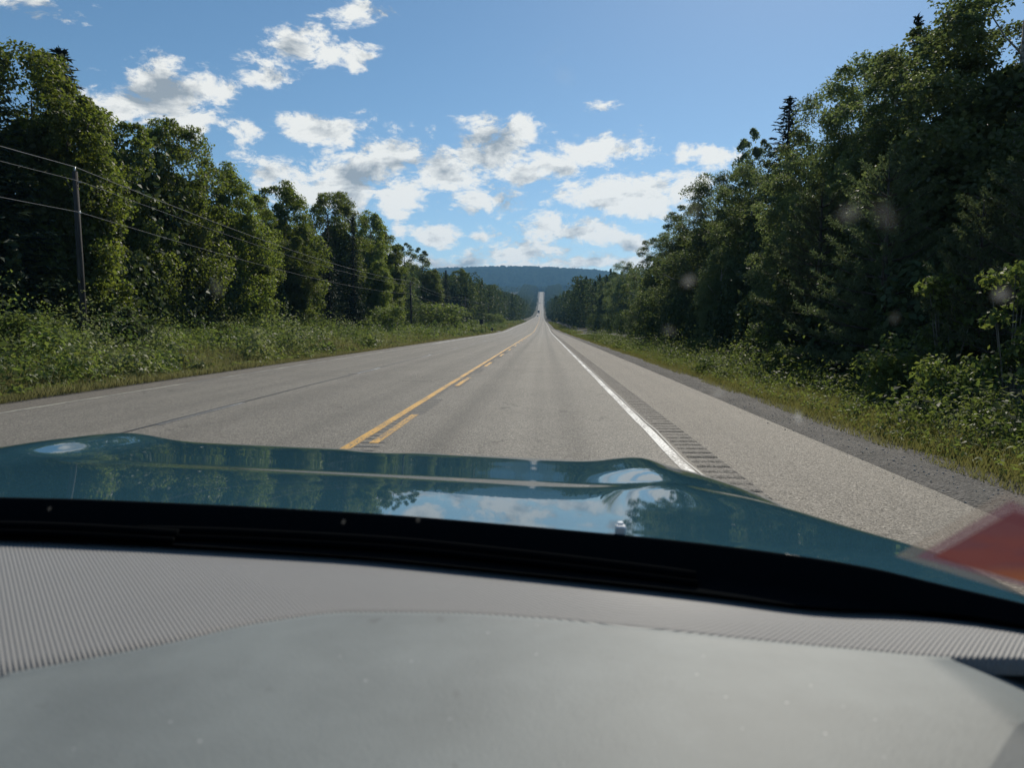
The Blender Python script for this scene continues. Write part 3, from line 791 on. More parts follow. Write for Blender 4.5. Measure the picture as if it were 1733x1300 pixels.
RIGHT = [
 ('birch3', 1700, 13.2, -60, 1.2, 'tallest birch filling the upper right corner, yellow-green leaves'),
 ('birch1', 1610, 13.2, 35, 1.2, 'birch with sunlit yellowish boughs left of the corner birch'),
 ('spruce2', 1533, 13.2, 40, .8, 'dark spruce leader poking up between two birches high on the right'),
 ('birch2', 1530, 12.7, 70, 1.2, 'leafy birch below the thin spruce leader on the right'),
 ('birch1', 1460, 13.2, 98, 1.0, 'birch with a broad top and sky holes right of the lone spruce'),
 ('birch3', 1402, 12.7, 158, .85, 'dense round birch immediately right of the lone skyline spruce'),
 ('spruce1', 1325, 15.2, 172, 1.5, 'lone dark spruce standing above the skyline on the right'),
 ('birch2', 1340, 12.2, 250, 1.0, 'birch crown directly below the lone skyline spruce'),
 ('poplar1', 1256, 15.2, 222, .7, 'thin poplar spire left of the lone skyline spruce'),
 ('poplar1', 1283, 16.2, 238, .7, 'shorter thin poplar between the poplar spire and the lone spruce'),
 ('birch1', 1268, 12.7, 285, 1.2, 'birch under the two thin poplar spires'),
 ('birch3', 1205, 12.7, 300, 1.15, 'rounded birch on the slope of crowns left of the poplar spires'),
 ('birch2', 1160, 12.7, 345, 1.25, 'birch whose left edge meets the white cloud bank'),
 ('birch1', 1118, 12.7, 395, 1.3, 'last birch of the near right row, beside the gap over the side road'),
 ('pine1', 1495, 9.0, 256, 1.0, 'young pine with upswept candle shoots in the middle of the right bank'),
 ('pine2', 1385, 9.6, 312, 1.1, 'young pine half buried in birch leaves left of the candle-shoot pine'),
 ('pine2', 1655, 8.4, 318, .85, 'young pine with finger-like shoots close to the right picture edge'),
 ('pine1', 1745, 8.8, 250, .9, 'pine cut off by the right picture edge'),
 ('pine1', 1570, 10.0, 440, 1.0, 'small pine low in the dark hollow between the two near pines'),
 ('birch2', 1215, 10.2, 430, 1.2, 'young birch leaning out above the verge left of the dark hollow'),
 ('birch1', 1160, 10.7, 455, 1.0, 'young birch with a pale bare trunk near the side road'),
 ('birch3', 1055, 20.0, 444, 1.0, 'broad tree just beyond the side road, topping the right skyline there'),
 ('birch2', 1020, 17.0, 475, 1.0, 'tree to the left of the broad one beyond the side road'),
 ('spruce1', 985, 16.0, 492, 1.1, 'dark spruce beside the road right of the yellow sign'),
 ('spruce1', 1000, 17.5, 478, 1.1, 'spruce between the roadside spruce and the trees past the side road'),
 ('birch2', 965, 15.0, 490, 1.0, 'farthest single tree on the right, just above the yellow sign'),
]
for (k, px, X, yt, w, lab) in RIGHT: plant(k, px, X, yt, lab, 'tree', w, RG)
BUSHES = [
 ('fir_bush', 215, -17.0, 520, 1.0, 'wide soft green pine bush beside the foot of the nearest utility pole', 'bush'),
 ('bush2', 40, -15.5, 536, 1.3, 'leafy bush at the left picture edge below the power lines', 'bush'),
 ('bush1', 490, -16.5, 545, 1.0, 'upright leafy bush midway between the first two utility poles', 'bush'),
 ('bush2', 548, -17.5, 545, 1.1, 'rounded bush in front of the two spruce spires', 'bush'),
 ('bush1', 385, -18.0, 548, 1.0, 'low bush under the sloping maple on the left', 'bush'),
 ('bush2', 655, -19.0, 520, 1.2, 'shrub left of the foot of the second utility pole', 'bush'),
 ('bush2', 738, -18.5, 515, 1.5, 'large pale green shrub right of the second utility pole', 'bush'),
 ('bush1', 760, -19.5, 518, 1.5, 'shrub adjoining the large pale shrub past the second pole', 'bush'),
 ('bush2', 838, -16.0, 532, 1.4, 'yellowish shrub behind the dark roadside mailbox on the left', 'bush'),
 ('sap1', 1600, 7.8, 468, 1.0, 'sapling with yellow-green leaves in front of the dark hollow on the right', 'sapling'),
 ('sap1', 1715, 7.3, 452, .9, 'thin sapling at the right picture edge', 'sapling'),
 ('bush1', 1550, 7.6, 565, 1.0, 'small yellow-lit bush below the yellow-green sapling', 'bush'),
 ('bush1', 1290, 8.0, 552, 1.0, 'sunlit ragged shrub on the verge under the young birch', 'bush'),
 ('bush2', 1340, 7.8, 590, .9, 'low pale shrub right of the sunlit ragged shrub', 'bush'),
 ('bush1', 1515, 7.0, 632, .8, 'small silvery shrub above the grass in the dark hollow', 'bush'),
 ('bush2', 1630, 6.8, 615, .8, 'glossy dark-leaved shrub at the lower right edge of the woods', 'bush'),
 ('bush1', 1700, 6.3, 672, .8, 'low shrub by the gravel at the right picture edge', 'bush'),
 ('bush1', 1050, 9.5, 568, 1.5, 'pale shiny-leaved shrub beside the mown grass on the right', 'bush'),
 ('bush2', 1180, 8.4, 575, 1.0, 'dull green shrub at the left end of the dark hollow', 'bush'),
 ('bush1', 972, 8.5, 552, 1.2, 'small round shrub at the far corner of the side road', 'bush'),
]
for (k, px, X, yt, w, lab, ct) in BUSHES: plant(k, px, X, yt, lab, ct, w, 'bushes and saplings on the verges')

# woods behind the single trees and far along both sides: reads as one mass
def woods(name, spots, leafs, lsize, seed, mat, conf=0.3):
    rng = np.random.default_rng(seed); parts = []
    for (x, y, h, nl, ls) in spots:
        g = float(ground_z(x, y))
        n = nl; con = rng.random() < conf
        hh = rng.random(n) ** (1.25 if con else 0.8); a = rng.random(n) * 6.28
        R = h * (0.15 if con else 0.25) * (0.8 + 0.4 * rng.random())
        if con: r = R * (1 - hh) ** 0.8 + 0.15
        else:
            r = R * np.sqrt(np.maximum(0.04, 1 - ((hh - .45) / .58) ** 2))
            r = r * (1 + 0.25 * np.sin(3 * a + hh * 9 + x) + 0.2 * np.sin(5 * a - hh * 14 + y))
        q = np.sqrt(0.45 + 0.55 * rng.random(n))
        p = np.stack([x + np.cos(a) * r * q, y + np.sin(a) * r * q, g + 0.4 + hh * (h - .4)], 1)
        d = np.stack([np.cos(a), np.sin(a), np.full(n, 0.5)], 1)
        parts.append(leaf_quads(p, d + rng.normal(size=(n, 3)) * 0.6, ls * (0.6 + .8 * rng.random(n)), ls * 0.75, rng))
    v, f = join(parts)
    return tag(link(name, mesh_np(name, v, f, mat)), None, None, None, 'stuff')

def spots_fill():
    rng = np.random.default_rng(77); sp = []
    for y in np.arange(14, 260, 5.0):
        for X in (-31, -37, -44): sp.append((X + rng.normal(0, 1.2), y + rng.normal(0, 1.5), 10.5 + 2.5 * rng.random() + y * 0.014, 900 if y < 120 else 600, 0.42))
    for y in np.concatenate([np.arange(12, 112, 4.5), np.arange(165, 250, 6)]):
        for X in ((16.5, 21.5, 28) if y < 120 else (22, 28, 34)): sp.append((X + rng.normal(0, 1.0), y + rng.normal(0, 1.3), min(9.0 + 2 * rng.random(), 6 + y * .12) + y * .012, 900 if y < 80 else 650, 0.38))
    # understorey that closes the view between the trunks
    for y in np.arange(12, 200, 2.6):
        for X in (-25.5, -29.5): sp.append((X + rng.normal(0, 1.0), y + rng.normal(0, .8), 3.6 + 2.5 * rng.random(), 420, 0.30))
        if not 138 < y < 165:
            for X in ((9.2, 12.5) if y < 72 else (12.8, 15.5)): sp.append((X + rng.normal(0, .5), y + rng.normal(0, .8), 2.6 + 2 * rng.random(), 480, 0.22))
    return sp
woods('woods', spots_fill(), 0, 0, 5, M['farwood'], 0.35)

def spots_far():
    rng = np.random.default_rng(78); sp = []
    y = 225.0
    while y < 2150:
        st = 5 + (y - 225) * 0.006
        for side in (-1, 1):
            for r_ in range(4 if y < 900 else 6):
                c = float(road_c(y)); edge = (13.5 if side < 0 else 11.0) if y < 420 else 8.5
                if side > 0 and (425 < y < 450 and r_ < 2): continue
                x = c + (float(L_EDGE(y)) - edge if side < 0 else float(R_EDGE(y)) + edge) + side * (r_ * 6.5 + rng.normal(0, 1.2))
                h = (13 + 4 * rng.random() + 2.0 * r_ * .6) * (0.72 if (y > 700 and r_ == 0) else 1.0)
                n = int(np.clip(650 - y * .45, 190, 600)); ls = float(np.clip(0.45 + y * 0.0007, .5, 1.4))
                sp.append((x, y + rng.normal(0, 1.5), h, n, ls))
        y += st
    return sp
woods('woods', spots_far(), 0, 0, 6, M['farwood'], 0.4)
def spots_valley():
    rng = np.random.default_rng(79); sp = []
    for i in range(1500):
        y = 450 + 1900 * rng.random(); x = (35 + 420 * rng.random()) * rng.choice([-1, 1]) * (y / 1200)
        sp.append((x, y, 13 + 5 * rng.random(), 120, 1.7))
    for i in range(420):
        y = 2180 + 900 * rng.random(); x = rng.normal(0, 170)
        sp.append((x, y, 15 + 5 * rng.random(), 130, 1.9))
    return sp
woods('woods', spots_valley(), 0, 0, 7, M['farwood'], 0.3)

# low verge plants
def weeds_left():
    rng = np.random.default_rng(31); P = []
    def band(n, y0, y1, leaves, ls, pw=1.0):
        y = y0 + (y1 - y0) * rng.random(n) ** pw; d = 0.25 + 11.5 * rng.random(n) ** 0.85
        x = L_EDGE(y) - 1.05 - d + road_c(y)
        keep = ~((y > 164) & (y < 175)); x, y, d = x[keep], y[keep], d[keep]; n_ = len(x)
        h = (0.16 + 0.56 * sstep(0.1, 2.8, d)) * (0.16 + 0.95 * vnoise(x, y, 1.3, 11) + 0.65 * vnoise(x, y, 4.5, 14) + 0.5 * rng.random(n_) ** 2) * (1 + .25 * sstep(28, 12, y))
        k = np.repeat(np.arange(n_), leaves); m = len(k)
        t = rng.random(m) ** 0.6; a = rng.random(m) * 6.28; r = (0.05 + 0.24 * rng.random(m)) * (0.6 + h[k] * .5)
        p = np.stack([x[k] + np.cos(a) * r, y[k] + np.sin(a) * r, ground_z(x[k], y[k]) + 0.03 + h[k] * t], 1)
        nr = np.stack([np.cos(a) * .5, np.sin(a) * .5, np.ones(m)], 1) + rng.normal(size=(m, 3)) * 0.4
        sz = ls * (0.55 + 0.9 * rng.random(m)) * np.repeat(0.6 + 0.8 * rng.random(n_), leaves)
        P.append(leaf_quads(p, nr, sz, sz * (0.35 + 0.3 * rng.random(m)), rng, np.stack([np.cos(a), np.sin(a), 0 * a], 1)))
    band(2400, 9, 40, 15, 0.12); band(2600, 38, 100, 13, 0.15); band(3000, 95, 230, 11, 0.28); band(1800, 225, 480, 8, 0.5)
    return join(P)
def shrub_mass(seed, count, low):
    """leafy clumps of very different sizes that merge into the tree bases"""
    rng = np.random.default_rng(seed); P = []
    for i in range(count):
        y = 10 + 215 * rng.random() ** 1.6; dd = 1.2 + 12.5 * rng.random() ** .9
        x = float(L_EDGE(y)) - 1.0 - dd + float(road_c(y))
        if 164 < y < 175: continue
        big = rng.random() ** 2.4; R_ = (0.40 + 1.0 * big) * (.6 + .4 * min(1, dd / 4)); H_ = (0.40 + 1.75 * big * (.55 + .8 * rng.random())) * (.45 + .55 * min(1, dd / 3.5)) - low * .5
        H_ = max(.3, H_) * (1 + .45 * float(sstep(30, 16, y)) * (dd > 2.5)); n = int((260 + 420 * big) * (1 if y < 60 else .6)); ls = (0.075 + .075 * rng.random()) * (1 + y * .006)
        d = unit(rng.normal(size=(n, 3)) + np.array([0, 0, .4])); d[:, 2] = np.abs(d[:, 2])
        lob = 1 + 0.34 * np.sin(d[:, 0] * 5 + i) * np.sin(d[:, 1] * 6 + 2 * i) * np.sin(d[:, 2] * 4 + i) + .12 * rng.normal(size=n)
        p = np.array([x, y, float(ground_z(x, y)) + .12]) + d * np.array([R_, R_, H_]) * (lob * (0.45 + .6 * rng.random(n) ** .5))[:, None]
        sz = ls * (0.5 + 1.0 * rng.random(n)); P.append(leaf_quads(p, d + rng.normal(size=(n, 3)) * .6 + np.array([0, 0, .4]), sz, sz * (.4 + .25 * rng.random()), rng))
    return join(P)
v, f = weeds_left()
tag(link('undergrowth', mesh_np('undergrowth', v, f, M['weed'])), kind='stuff')
v, f = shrub_mass(41, 420, .0); tag(link('shrubbery', mesh_np('shrubbery', v, f, M['bush'])), kind='stuff')
v, f = shrub_mass(42, 300, .2); tag(link('shrubbery', mesh_np('shrubbery', v, f, M['dark_leaf'])), kind='stuff')
v, f = shrub_mass(43, 190, .1); tag(link('shrubbery', mesh_np('shrubbery', v, f, M['pale_leaf'])), kind='stuff')
def grass_left():
    rng = np.random.default_rng(37); P = []
    for n, y0, y1, h0, wd in ((26000, 9, 45, .5, .014), (14000, 40, 130, .55, .035), (4000, 125, 420, .7, .14)):
        y = y0 + (y1 - y0) * rng.random(n) ** 1.2; d = 0.12 + 4.5 * rng.random(n) ** 2.0
        x = L_EDGE(y) - 1.0 - d + road_c(y); keep = ~((y > 164) & (y < 175)); x, y, d = x[keep], y[keep], d[keep]; n_ = len(x)
        h = h0 * (0.35 + 1.1 * sstep(.2, 2.5, d)) * (0.4 + 0.9 * rng.random(n_)) * (.5 + vnoise(x, y, 1.7, 21)); a = rng.random(n_) * 6.28
        ln = np.stack([np.cos(a) * .4, np.sin(a) * .4, np.ones(n_)], 1); c = np.stack([x, y, ground_z(x, y)], 1) + ln * (h / 2)[:, None]
        P.append(leaf_quads(c, np.stack([np.cos(a + 1.2), np.sin(a + 1.2), 0.1 * np.ones(n_)], 1), h, wd, rng, ln * 4))
    return join(P)
M['dry_grass'] = leaf_mat('dry_grass_blade', (0.128, 0.128, 0.062), (0.29, 0.28, 0.11), 0.38, 1.0, 0.03, 0.5)
v, f = grass_left(); tag(link('grass', mesh_np('grass', v, f, M['dry_grass'])), kind='stuff')

def grass_right():
    rng = np.random.default_rng(32); P = []
    def blades(n, y0, y1, h0, wd, pw=1.3):
        y = y0 + (y1 - y0) * rng.random(n) ** pw; d = 0.95 + 4.2 * rng.random(n) ** 0.9
        x = R_PAVE(y) + d + road_c(y); keep = ~((y > 147) & (y < 157)) & ~((y > 92) & (y < 147) & (d > 2.1)); x, y, d = x[keep], y[keep], d[keep]; n_ = len(x)
        h = h0 * (0.28 + 0.75 * sstep(0.95, 2.2, d)) * (0.5 + 0.6 * rng.random(n_) + 0.4 * vnoise(x, y, 1.1, 12)); a = rng.random(n_) * 6.28
        ln = np.stack([np.cos(a) * .35, np.sin(a) * .35, np.ones(n_)], 1)
        c = np.stack([x, y, ground_z(x, y)], 1) + ln * (h / 2)[:, None]
        P.append(leaf_quads(c, np.stack([np.cos(a + 1.2), np.sin(a + 1.2), 0.1 * np.ones(n_)], 1), h, wd, rng, ln * 4))
    blades(60000, 5, 45, 0.46, 0.011, 1.2); blades(26000, 40, 130, 0.5, 0.03, 1.0); blades(5000, 125, 420, 0.7, 0.16, 1.0)
    v1 = join(P); P.clear()
    def weeds(n, y0, y1, leaves, ls, pw=1.3):
        y = y0 + (y1 - y0) * rng.random(n) ** pw; d = 1.15 + 4.0 * rng.random(n) ** 0.95
        x = R_PAVE(y) + d + road_c(y); keep = ~((y > 147) & (y < 157)) & ~((y > 92) & (y < 147) & (d > 2.1)); x, y, d = x[keep], y[keep], d[keep]; n_ = len(x)
        h = (0.25 + 0.55 * sstep(1.0, 3.0, d)) * (0.45 + 0.7 * vnoise(x, y, 0.9, 13) + 0.4 * rng.random(n_))
        k = np.repeat(np.arange(n_), leaves); m = len(k)
        t = rng.random(m) ** 0.7; a = rng.random(m) * 6.28; r = (0.03 + 0.12 * rng.random(m))
        p = np.stack([x[k] + np.cos(a) * r, y[k] + np.sin(a) * r, ground_z(x[k], y[k]) + 0.02 + h[k] * t], 1)
        sz = ls * (0.5 + 0.9 * rng.random(m))
        P.append(leaf_quads(p, np.stack([np.cos(a) * .6, np.sin(a) * .6, np.ones(m)], 1) + rng.normal(size=(m, 3)) * .4, sz, sz * 0.42, rng, np.stack([np.cos(a), np.sin(a), .3 + 0 * a], 1)))
    weeds(3800, 5, 45, 14, 0.065); weeds(2000, 40, 130, 12, 0.14, 1.0); weeds(900, 125, 430, 8, 0.4, 1.0)
    return v1, join(P)
(v, f), (v2, f2) = grass_right()
tag(link('grass', mesh_np('grass', v, f, M['grass'])), kind='stuff')
tag(link('undergrowth', mesh_np('undergrowth', v2, f2, M['weed'])), kind='stuff')
def shrubs_right(seed, count, hmax, ls0):
    rng = np.random.default_rng(seed); P = []
    for i in range(count):
        y = 6 + 100 * rng.random() ** 1.4; x = 5.0 + 3.6 * rng.random() ** .8; big = rng.random() ** 1.5 * min(1, (x - 4.4) / 1.6)
        R_ = 0.22 + 0.55 * big; H_ = 0.30 + hmax * big * (.7 + .6 * rng.random()); n = int((200 + 260 * big) * (1 if y < 40 else .6)); ls = (ls0 + .04 * rng.random()) * (1 + y * .006)
        d = unit(rng.normal(size=(n, 3)) + np.array([0, 0, .5])); d[:, 2] = np.abs(d[:, 2])
        lob = 1 + 0.35 * np.sin(d[:, 0] * 5 + i) * np.sin(d[:, 1] * 6 + 2 * i) + .15 * rng.normal(size=n)
        p = np.array([x, y, float(ground_z(x, y)) + .08]) + d * np.array([R_, R_, H_]) * (lob * (0.4 + .65 * rng.random(n) ** .5))[:, None]
        sz = ls * (0.5 + 1.0 * rng.random(n)); P.append(leaf_quads(p, d + rng.normal(size=(n, 3)) * .6 + np.array([0, 0, .4]), sz, sz * (.35 + .3 * rng.random()), rng))
    return join(P)
for sd, ct, hm, l0, mt in ((51, 210, 1.25, .06, 'bush'), (52, 170, 1.1, .055, 'dark_leaf'), (53, 90, 1.0, .05, 'pale_leaf')):
    v, f = shrubs_right(sd, ct, hm, l0); tag(link('shrubbery', mesh_np('shrubbery', v, f, M[mt])), kind='stuff')
def dry_right():
    rng = np.random.default_rng(38); n = 26000
    y = 5 + 120 * rng.random(n) ** 1.6; d = 0.85 + 3.6 * rng.random(n) ** 1.7; x = R_PAVE(y) + d
    kp = (vnoise(x, y, 1.8, 23) > .42) & ~((y > 92) & (d > 2.1)); x, y, d = x[kp], y[kp], d[kp]; n = len(x)
    h = (.10 + .48 * sstep(1.0, 2.8, d)) * (.4 + .9 * rng.random(n)); a = rng.random(n) * 6.28
    ln = np.stack([np.cos(a) * .4, np.sin(a) * .4, np.ones(n)], 1); c = np.stack([x, y, ground_z(x, y)], 1) + ln * (h / 2)[:, None]
    return leaf_quads(c, np.stack([np.cos(a + 1.2), np.sin(a + 1.2), .1 * np.ones(n)], 1), h, .010 + y * .0004, rng, ln * 4)
v, f = dry_right(); tag(link('grass', mesh_np('grass', v, f, M['dry_grass'])), kind='stuff')

# ------------------------------------------------------------------ far hills
def hill_mat():
    m, k = new_mat('wooded_hill')
    geo = k.add('ShaderNodeNewGeometry'); pos = geo.outputs['Position']
    n = k.noise(pos, 0.045, 5, 0.7); n2 = k.noise(pos, 0.004, 3)
    col = k.mixc(k.ramp(n, 0.35, 0.65), c3(0.014, 0.024, 0.016), c3(0.046, 0.066, 0.034))
    col = k.mixc(k.math('MULTIPLY', n2, 0.5), col, c3(0.03, 0.05, 0.025))
    b = k.add('ShaderNodeBsdfDiffuse', Color=col)
    out(k, b.outputs[0]); return m
M['hill'] = hill_mat()
def hill(name, ycrest, prof, depth, step, bump, seed, base):
    """prof: (x, crest height)"""
    fz = interp(prof); xs = np.arange(prof[0][0], prof[-1][0], step); ts = np.concatenate([np.linspace(-1, 0, 46), np.linspace(0.03, 1, 16)])
    X, T = np.meshgrid(xs, ts); Yc = ycrest + T * depth
    sh = np.cos(np.clip(np.abs(T), 0, 1) * math.pi / 2) ** 0.9
    Z = base + (fz(X) - base) * sh * (1 + 0.10 * (vnoise(X, Yc, 420, seed) - .5) * (np.abs(T) > .1))
    rng = np.random.default_rng(seed)
    Z = Z + bump * (vnoise(X, Yc, step * 1.9, seed + 1) + 0.6 * rng.random(X.shape) - 0.6)
    v = np.stack([X, Yc, Z], 2).reshape(-1, 3); n = len(xs); m = len(ts)
    i = (np.arange(m - 1)[:, None] * n + np.arange(n - 1)[None]).ravel()
    tag(link(name, mesh_np(name, v, np.stack([i, i + 1, i + n + 1, i + n], 1), M['hill'], True)), kind='structure')
def hz(px, py, Y):
    d = ray(px, py); t = Y / d[1]; return (t * d[0], CAM_H + t * d[2])
YH = 3300
hill('hill', YH, [(-2400, 150), (-1500, 230), hz(640, 463, YH), hz(760, 457, YH), hz(850, 455, YH), hz(920, 457, YH), hz(1000, 461, YH), hz(1040, 466, YH), hz(1130, 476, YH), (1400, 130), (2400, 90)], 800, 4.5, 10, 91, 20)
YM = 2310
hill('hill', YM, [(-1500, 110), hz(640, 478, YM), hz(800, 482, YM), hz(870, 487, YM), hz(930, 486, YM), hz(985, 482, YM), hz(1060, 474, YM), (700, 150), (1500, 120)], 165, 5.0, 9, 95, 30)

# ------------------------------------------------------------------ utility poles and wires
PX = -20.0
POLES = [-47.0, 31.4, 111.0, 188.7, 268.0]
def make_pole(y, ztop, label, lean):
    g = float(ground_z(PX, y)); h = ztop - g
    o = empty('utility_pole', (PX, y, g)); tag(o, label, 'utility pole', 'utility poles on the left verge')
    b = MB(); b.tube([(0, 0, -0.6), (lean * .5, 0, h * .5), (lean, 0, h)], [0.15, 0.13, 0.105], 12); b.build('pole', M['wood'], o, True)
    b = MB(); b.tube([(lean, 0, h), (lean, 0, h + 0.06), (lean, 0, h + 0.1), (lean, 0, h + .2)], [0.02, 0.05, 0.035, 0.04], 10); b.build('insulator', M['steel'], o, True)
    b = MB(); b.tube([(lean + .1, 0, h - .45), (lean + .24, 0, h - .45)], 0.035, 8); b.build('insulator', M['steel'], o, True)
    b = MB(); b.tube([(lean - .09, 0, h - 1.0), (lean - .45, 0, h - .25)], 0.022, 6); b.build('bracket', M['wood'], o)
    b = MB(); b.box((lean + .11, 0, h - 1.72), (.05, .06, .05), 0.01); b.build('cable_clamp', M['steel'], o)
    return o
PTOP = [8.3, z_at(121, 287, PX), z_at(697, 478, PX), z_at(788.5, 504.5, PX), 9.6]
for y, zt, lab in zip(POLES[1:], PTOP[1:], ['weathered wooden utility pole nearest the car, left of the road', 'wooden utility pole before the ragged poplars, second along the wires',
                                    'pale thin utility pole third along the wires, by the small roadside signs', 'utility pole farthest along the wires, nearly lost in the trees']):
    make_pole(y, zt, lab, -0.10)
def wire(dx, dz, sag, label, rad):
    b = MB()
    for i in range(len(POLES) - 1):
        pts = []
        for t in np.linspace(0, 1, 25):
            y = POLES[i] + (POLES[i + 1] - POLES[i]) * t; z = PTOP[i] + (PTOP[i + 1] - PTOP[i]) * t + dz - sag * 4 * t * (1 - t)
            pts.append((PX - 0.1 + dx, y, z))
        b.tube(pts, rad, 6, False)
    tag(b.build('power_line', M['wire'], None, True), label, 'cable', 'cables strung along the utility poles')
wire(0.0, 0.20, 0.85, 'upper power line strung over the tops of the utility poles', 0.015)
wire(0.24, -0.42, 0.80, 'power line strung just below the topmost one', 0.010)
wire(0.14, -1.72, 0.75, 'lowest cable strung along the utility poles', 0.011)

# ------------------------------------------------------------------ roadside signs and far traffic
def sign_back():
    X = -10.9; Y = at_x(814.6, X); g = float(ground_z(X, Y))
    o = empty('road_sign', (X, Y, g)); tag(o, 'road sign seen from its dark back on a tall post, left verge', 'sign')
    b = MB(); b.box((0, 0, 1.25), (.035, .035, 1.45)); b.build('post', M['wood'], o)
    b = MB(); b.box((0, -.05, 2.25), (.30, .006, .42), 0.004); b.build('sign_panel', M['dark'], o)
    X = -10.9; Y = at_x(821.5, X); g = float(ground_z(X, Y))
    o = empty('marker_post', (X, Y, g)); tag(o, 'short bare post standing right of the dark-backed road sign', 'post')
    b = MB(); b.box((0, 0, .62), (.045, .045, .82), 0.01); b.build('post', M['wood'], o)
    b = MB(); b.box((-.38, 0, 1.40), (.42, .02, .035)); b.build('rail', M['wood'], o)
    X = -10.9; Y = at_x(833, X); g = float(ground_z(X, Y))
    o = empty('mailbox', (X, Y, g)); tag(o, 'dark upright mailbox by the gravel drive on the left', 'mailbox')
    b = MB(); b.box((0, 0, .35), (.06, .06, .5)); b.build('post', M['wood'], o)
    b = MB()
    pr = [(-.2, .5)] + [(-.2 * math.cos(t), .95 + .2 * math.sin(t)) for t in np.linspace(0, math.pi, 9)] + [(.2, .5)]
    b.prism(pr, -.28, .28); b.build('box', M['dark'], o)
    b = MB(); b.box((.215, 0, .8), (.008, .06, .1)); b.build('flag', simple('red_flag', (.4, .03, .02), .5), o)
sign_back()
def yellow_sign():
    Y = 385.0; X = float((941.8 - 921) / F * Y); g = float(ground_z(X, Y))
    o = empty('warning_sign', (X, Y, g)); tag(o, 'yellow diamond warning sign beside the far side road', 'sign')
    b = MB(); b.box((0, .02, 1.2), (.05, .04, 1.5)); b.build('post', M['steel'], o)
    zc = z_at(941.8, 541, X) - g
    b = MB(); b.prism([(0, zc - .85), (.85, zc), (0, zc + .85), (-.85, zc)], -.04, -.03); b.build('sign_panel', simple('yellow_sheet', (.80, .48, .03), .4), o)
    b = MB(); b.box((0, -.046, zc - .05), (.09, .004, .45)); b.box((.2, -.046, zc + .12), (.20, .0035, .09)); b.build('symbol', M['dark'], o)
yellow_sign()

M['glass'] = simple('tinted_glass', (0.02, 0.025, 0.03), 0.08, spec=0.8)
M['tyre'] = simple('tyre_rubber', (0.015, 0.015, 0.015), 0.85)
M['lamp'] = simple('lamp_lens', (0.8, 0.8, 0.78), 0.15)
def wheels(o, xs, ys, r, w):
    for x in xs:
        for y in ys:
            b = MB(); b.tube([(x - w, y, r), (x - w * .9, y, r), (x + w * .9, y, r), (x + w, y, r)], [r * .85, r, r, r * .85], 20); wl = b.build('wheel', M['tyre'], o, False)
            b = MB(); b.tube([(x - w * 1.03, y, r), (x + w * 1.03, y, r)], r * .55, 14); b.build('rim', M['steel'], wl)
def far_car(X, Y, col, label, suv=False):
    o = empty('car', (X, Y, float(road_z(Y)) + 0.005)); o.rotation_euler = (math.atan(float(road_z(Y + 5) - road_z(Y - 5)) / 10), 0, math.pi)
    tag(o, label, 'car', 'oncoming cars far down the road')
    pm = simple('car_paint', col, 0.25, 0.2, 0.8)
    hh = 1.75 if suv else 1.48
    b = MB(); pr = [(-2.2, .35), (-2.25, .8), (-2.1, 1.0), (1.0, 1.0), (2.05, .85), (2.25, .6), (2.2, .3)]
    b.prism(pr, -.9, .9, 'x'); b.build('body', pm, o)
    b = MB(); rows = []
    for z, y0, y1, w in ((.99, -1.9, 1.05, .86), (hh - .08, -1.45 if not suv else -1.75, .2, .70), (hh, -1.2 if not suv else -1.6, .0, .62)): rows.append([(-w, y0, z), (w, y0, z), (w, y1, z), (-w, y1, z), (-w, y0, z)])
    b.quadmesh(rows); b.f.append((10, 11, 12, 13)); b.build('cabin', pm, o)
    b = MB(); b.v += [(-.74, 1.0, 1.04), (.74, 1.0, 1.04), (.62, .28, hh - .12), (-.62, .28, hh - .12)]; b.f.append((0, 1, 2, 3)); b.build('windscreen', M['glass'], o, loc=(0, .03, .02))
    for s in (-1, 1):
        b = MB(); b.box((s * .68, 2.19, .72), (.17, .05, .07), .02); b.build('headlight', M['lamp'], o)
    wheels(o, (-.78, .78), (-1.35, 1.4), .33, .11)
    return o
def far_truck(X, Y):
    o = empty('box_truck', (X, Y, float(road_z(Y)) + 0.005)); o.rotation_euler = (math.atan(float(road_z(Y + 8) - road_z(Y - 8)) / 16), 0, math.pi)
    tag(o, 'dark box truck coming towards us far down the road', 'truck')
    dk = simple('truck_paint', (.02, .022, .028), .35, 0, .5)
    b = MB(); b.box((0, -2.2, 2.25), (1.28, 3.6, 1.45), .05); b.build('cargo_box', dk, o)
    b = MB(); b.prism([(1.5, .5), (1.5, 2.75), (2.6, 2.7), (3.2, 1.75), (4.1, 1.45), (4.2, .5)], -1.1, 1.1, 'x'); b.build('cab', dk, o)
    b = MB(); b.v += [(-.95, 3.22, 1.80), (.95, 3.22, 1.80), (.88, 2.66, 2.62), (-.88, 2.66, 2.62)]; b.f.append((0, 1, 2, 3)); b.build('windscreen', M['glass'], o)
    b = MB(); b.box((0, 4.24, 1.0), (.5, .03, .3), .02); b.build('grille', M['steel'], o)
    for s in (-1, 1):
        b = MB(); b.box((s * .85, 4.23, .95), (.14, .04, .11), .02); b.build('headlight', M['lamp'], o)
    wheels(o, (-1.0, 1.0), (-4.0, 2.9), .5, .15)
far_truck(-7.6, 1000)
far_car(-7.3, 800, (.62, .62, .62), 'pale oncoming car just ahead of the dark box truck')
far_car(-8.9, 1500, (.04, .045, .05), 'tiny dark oncoming car far behind the box truck, on the long climb', True)

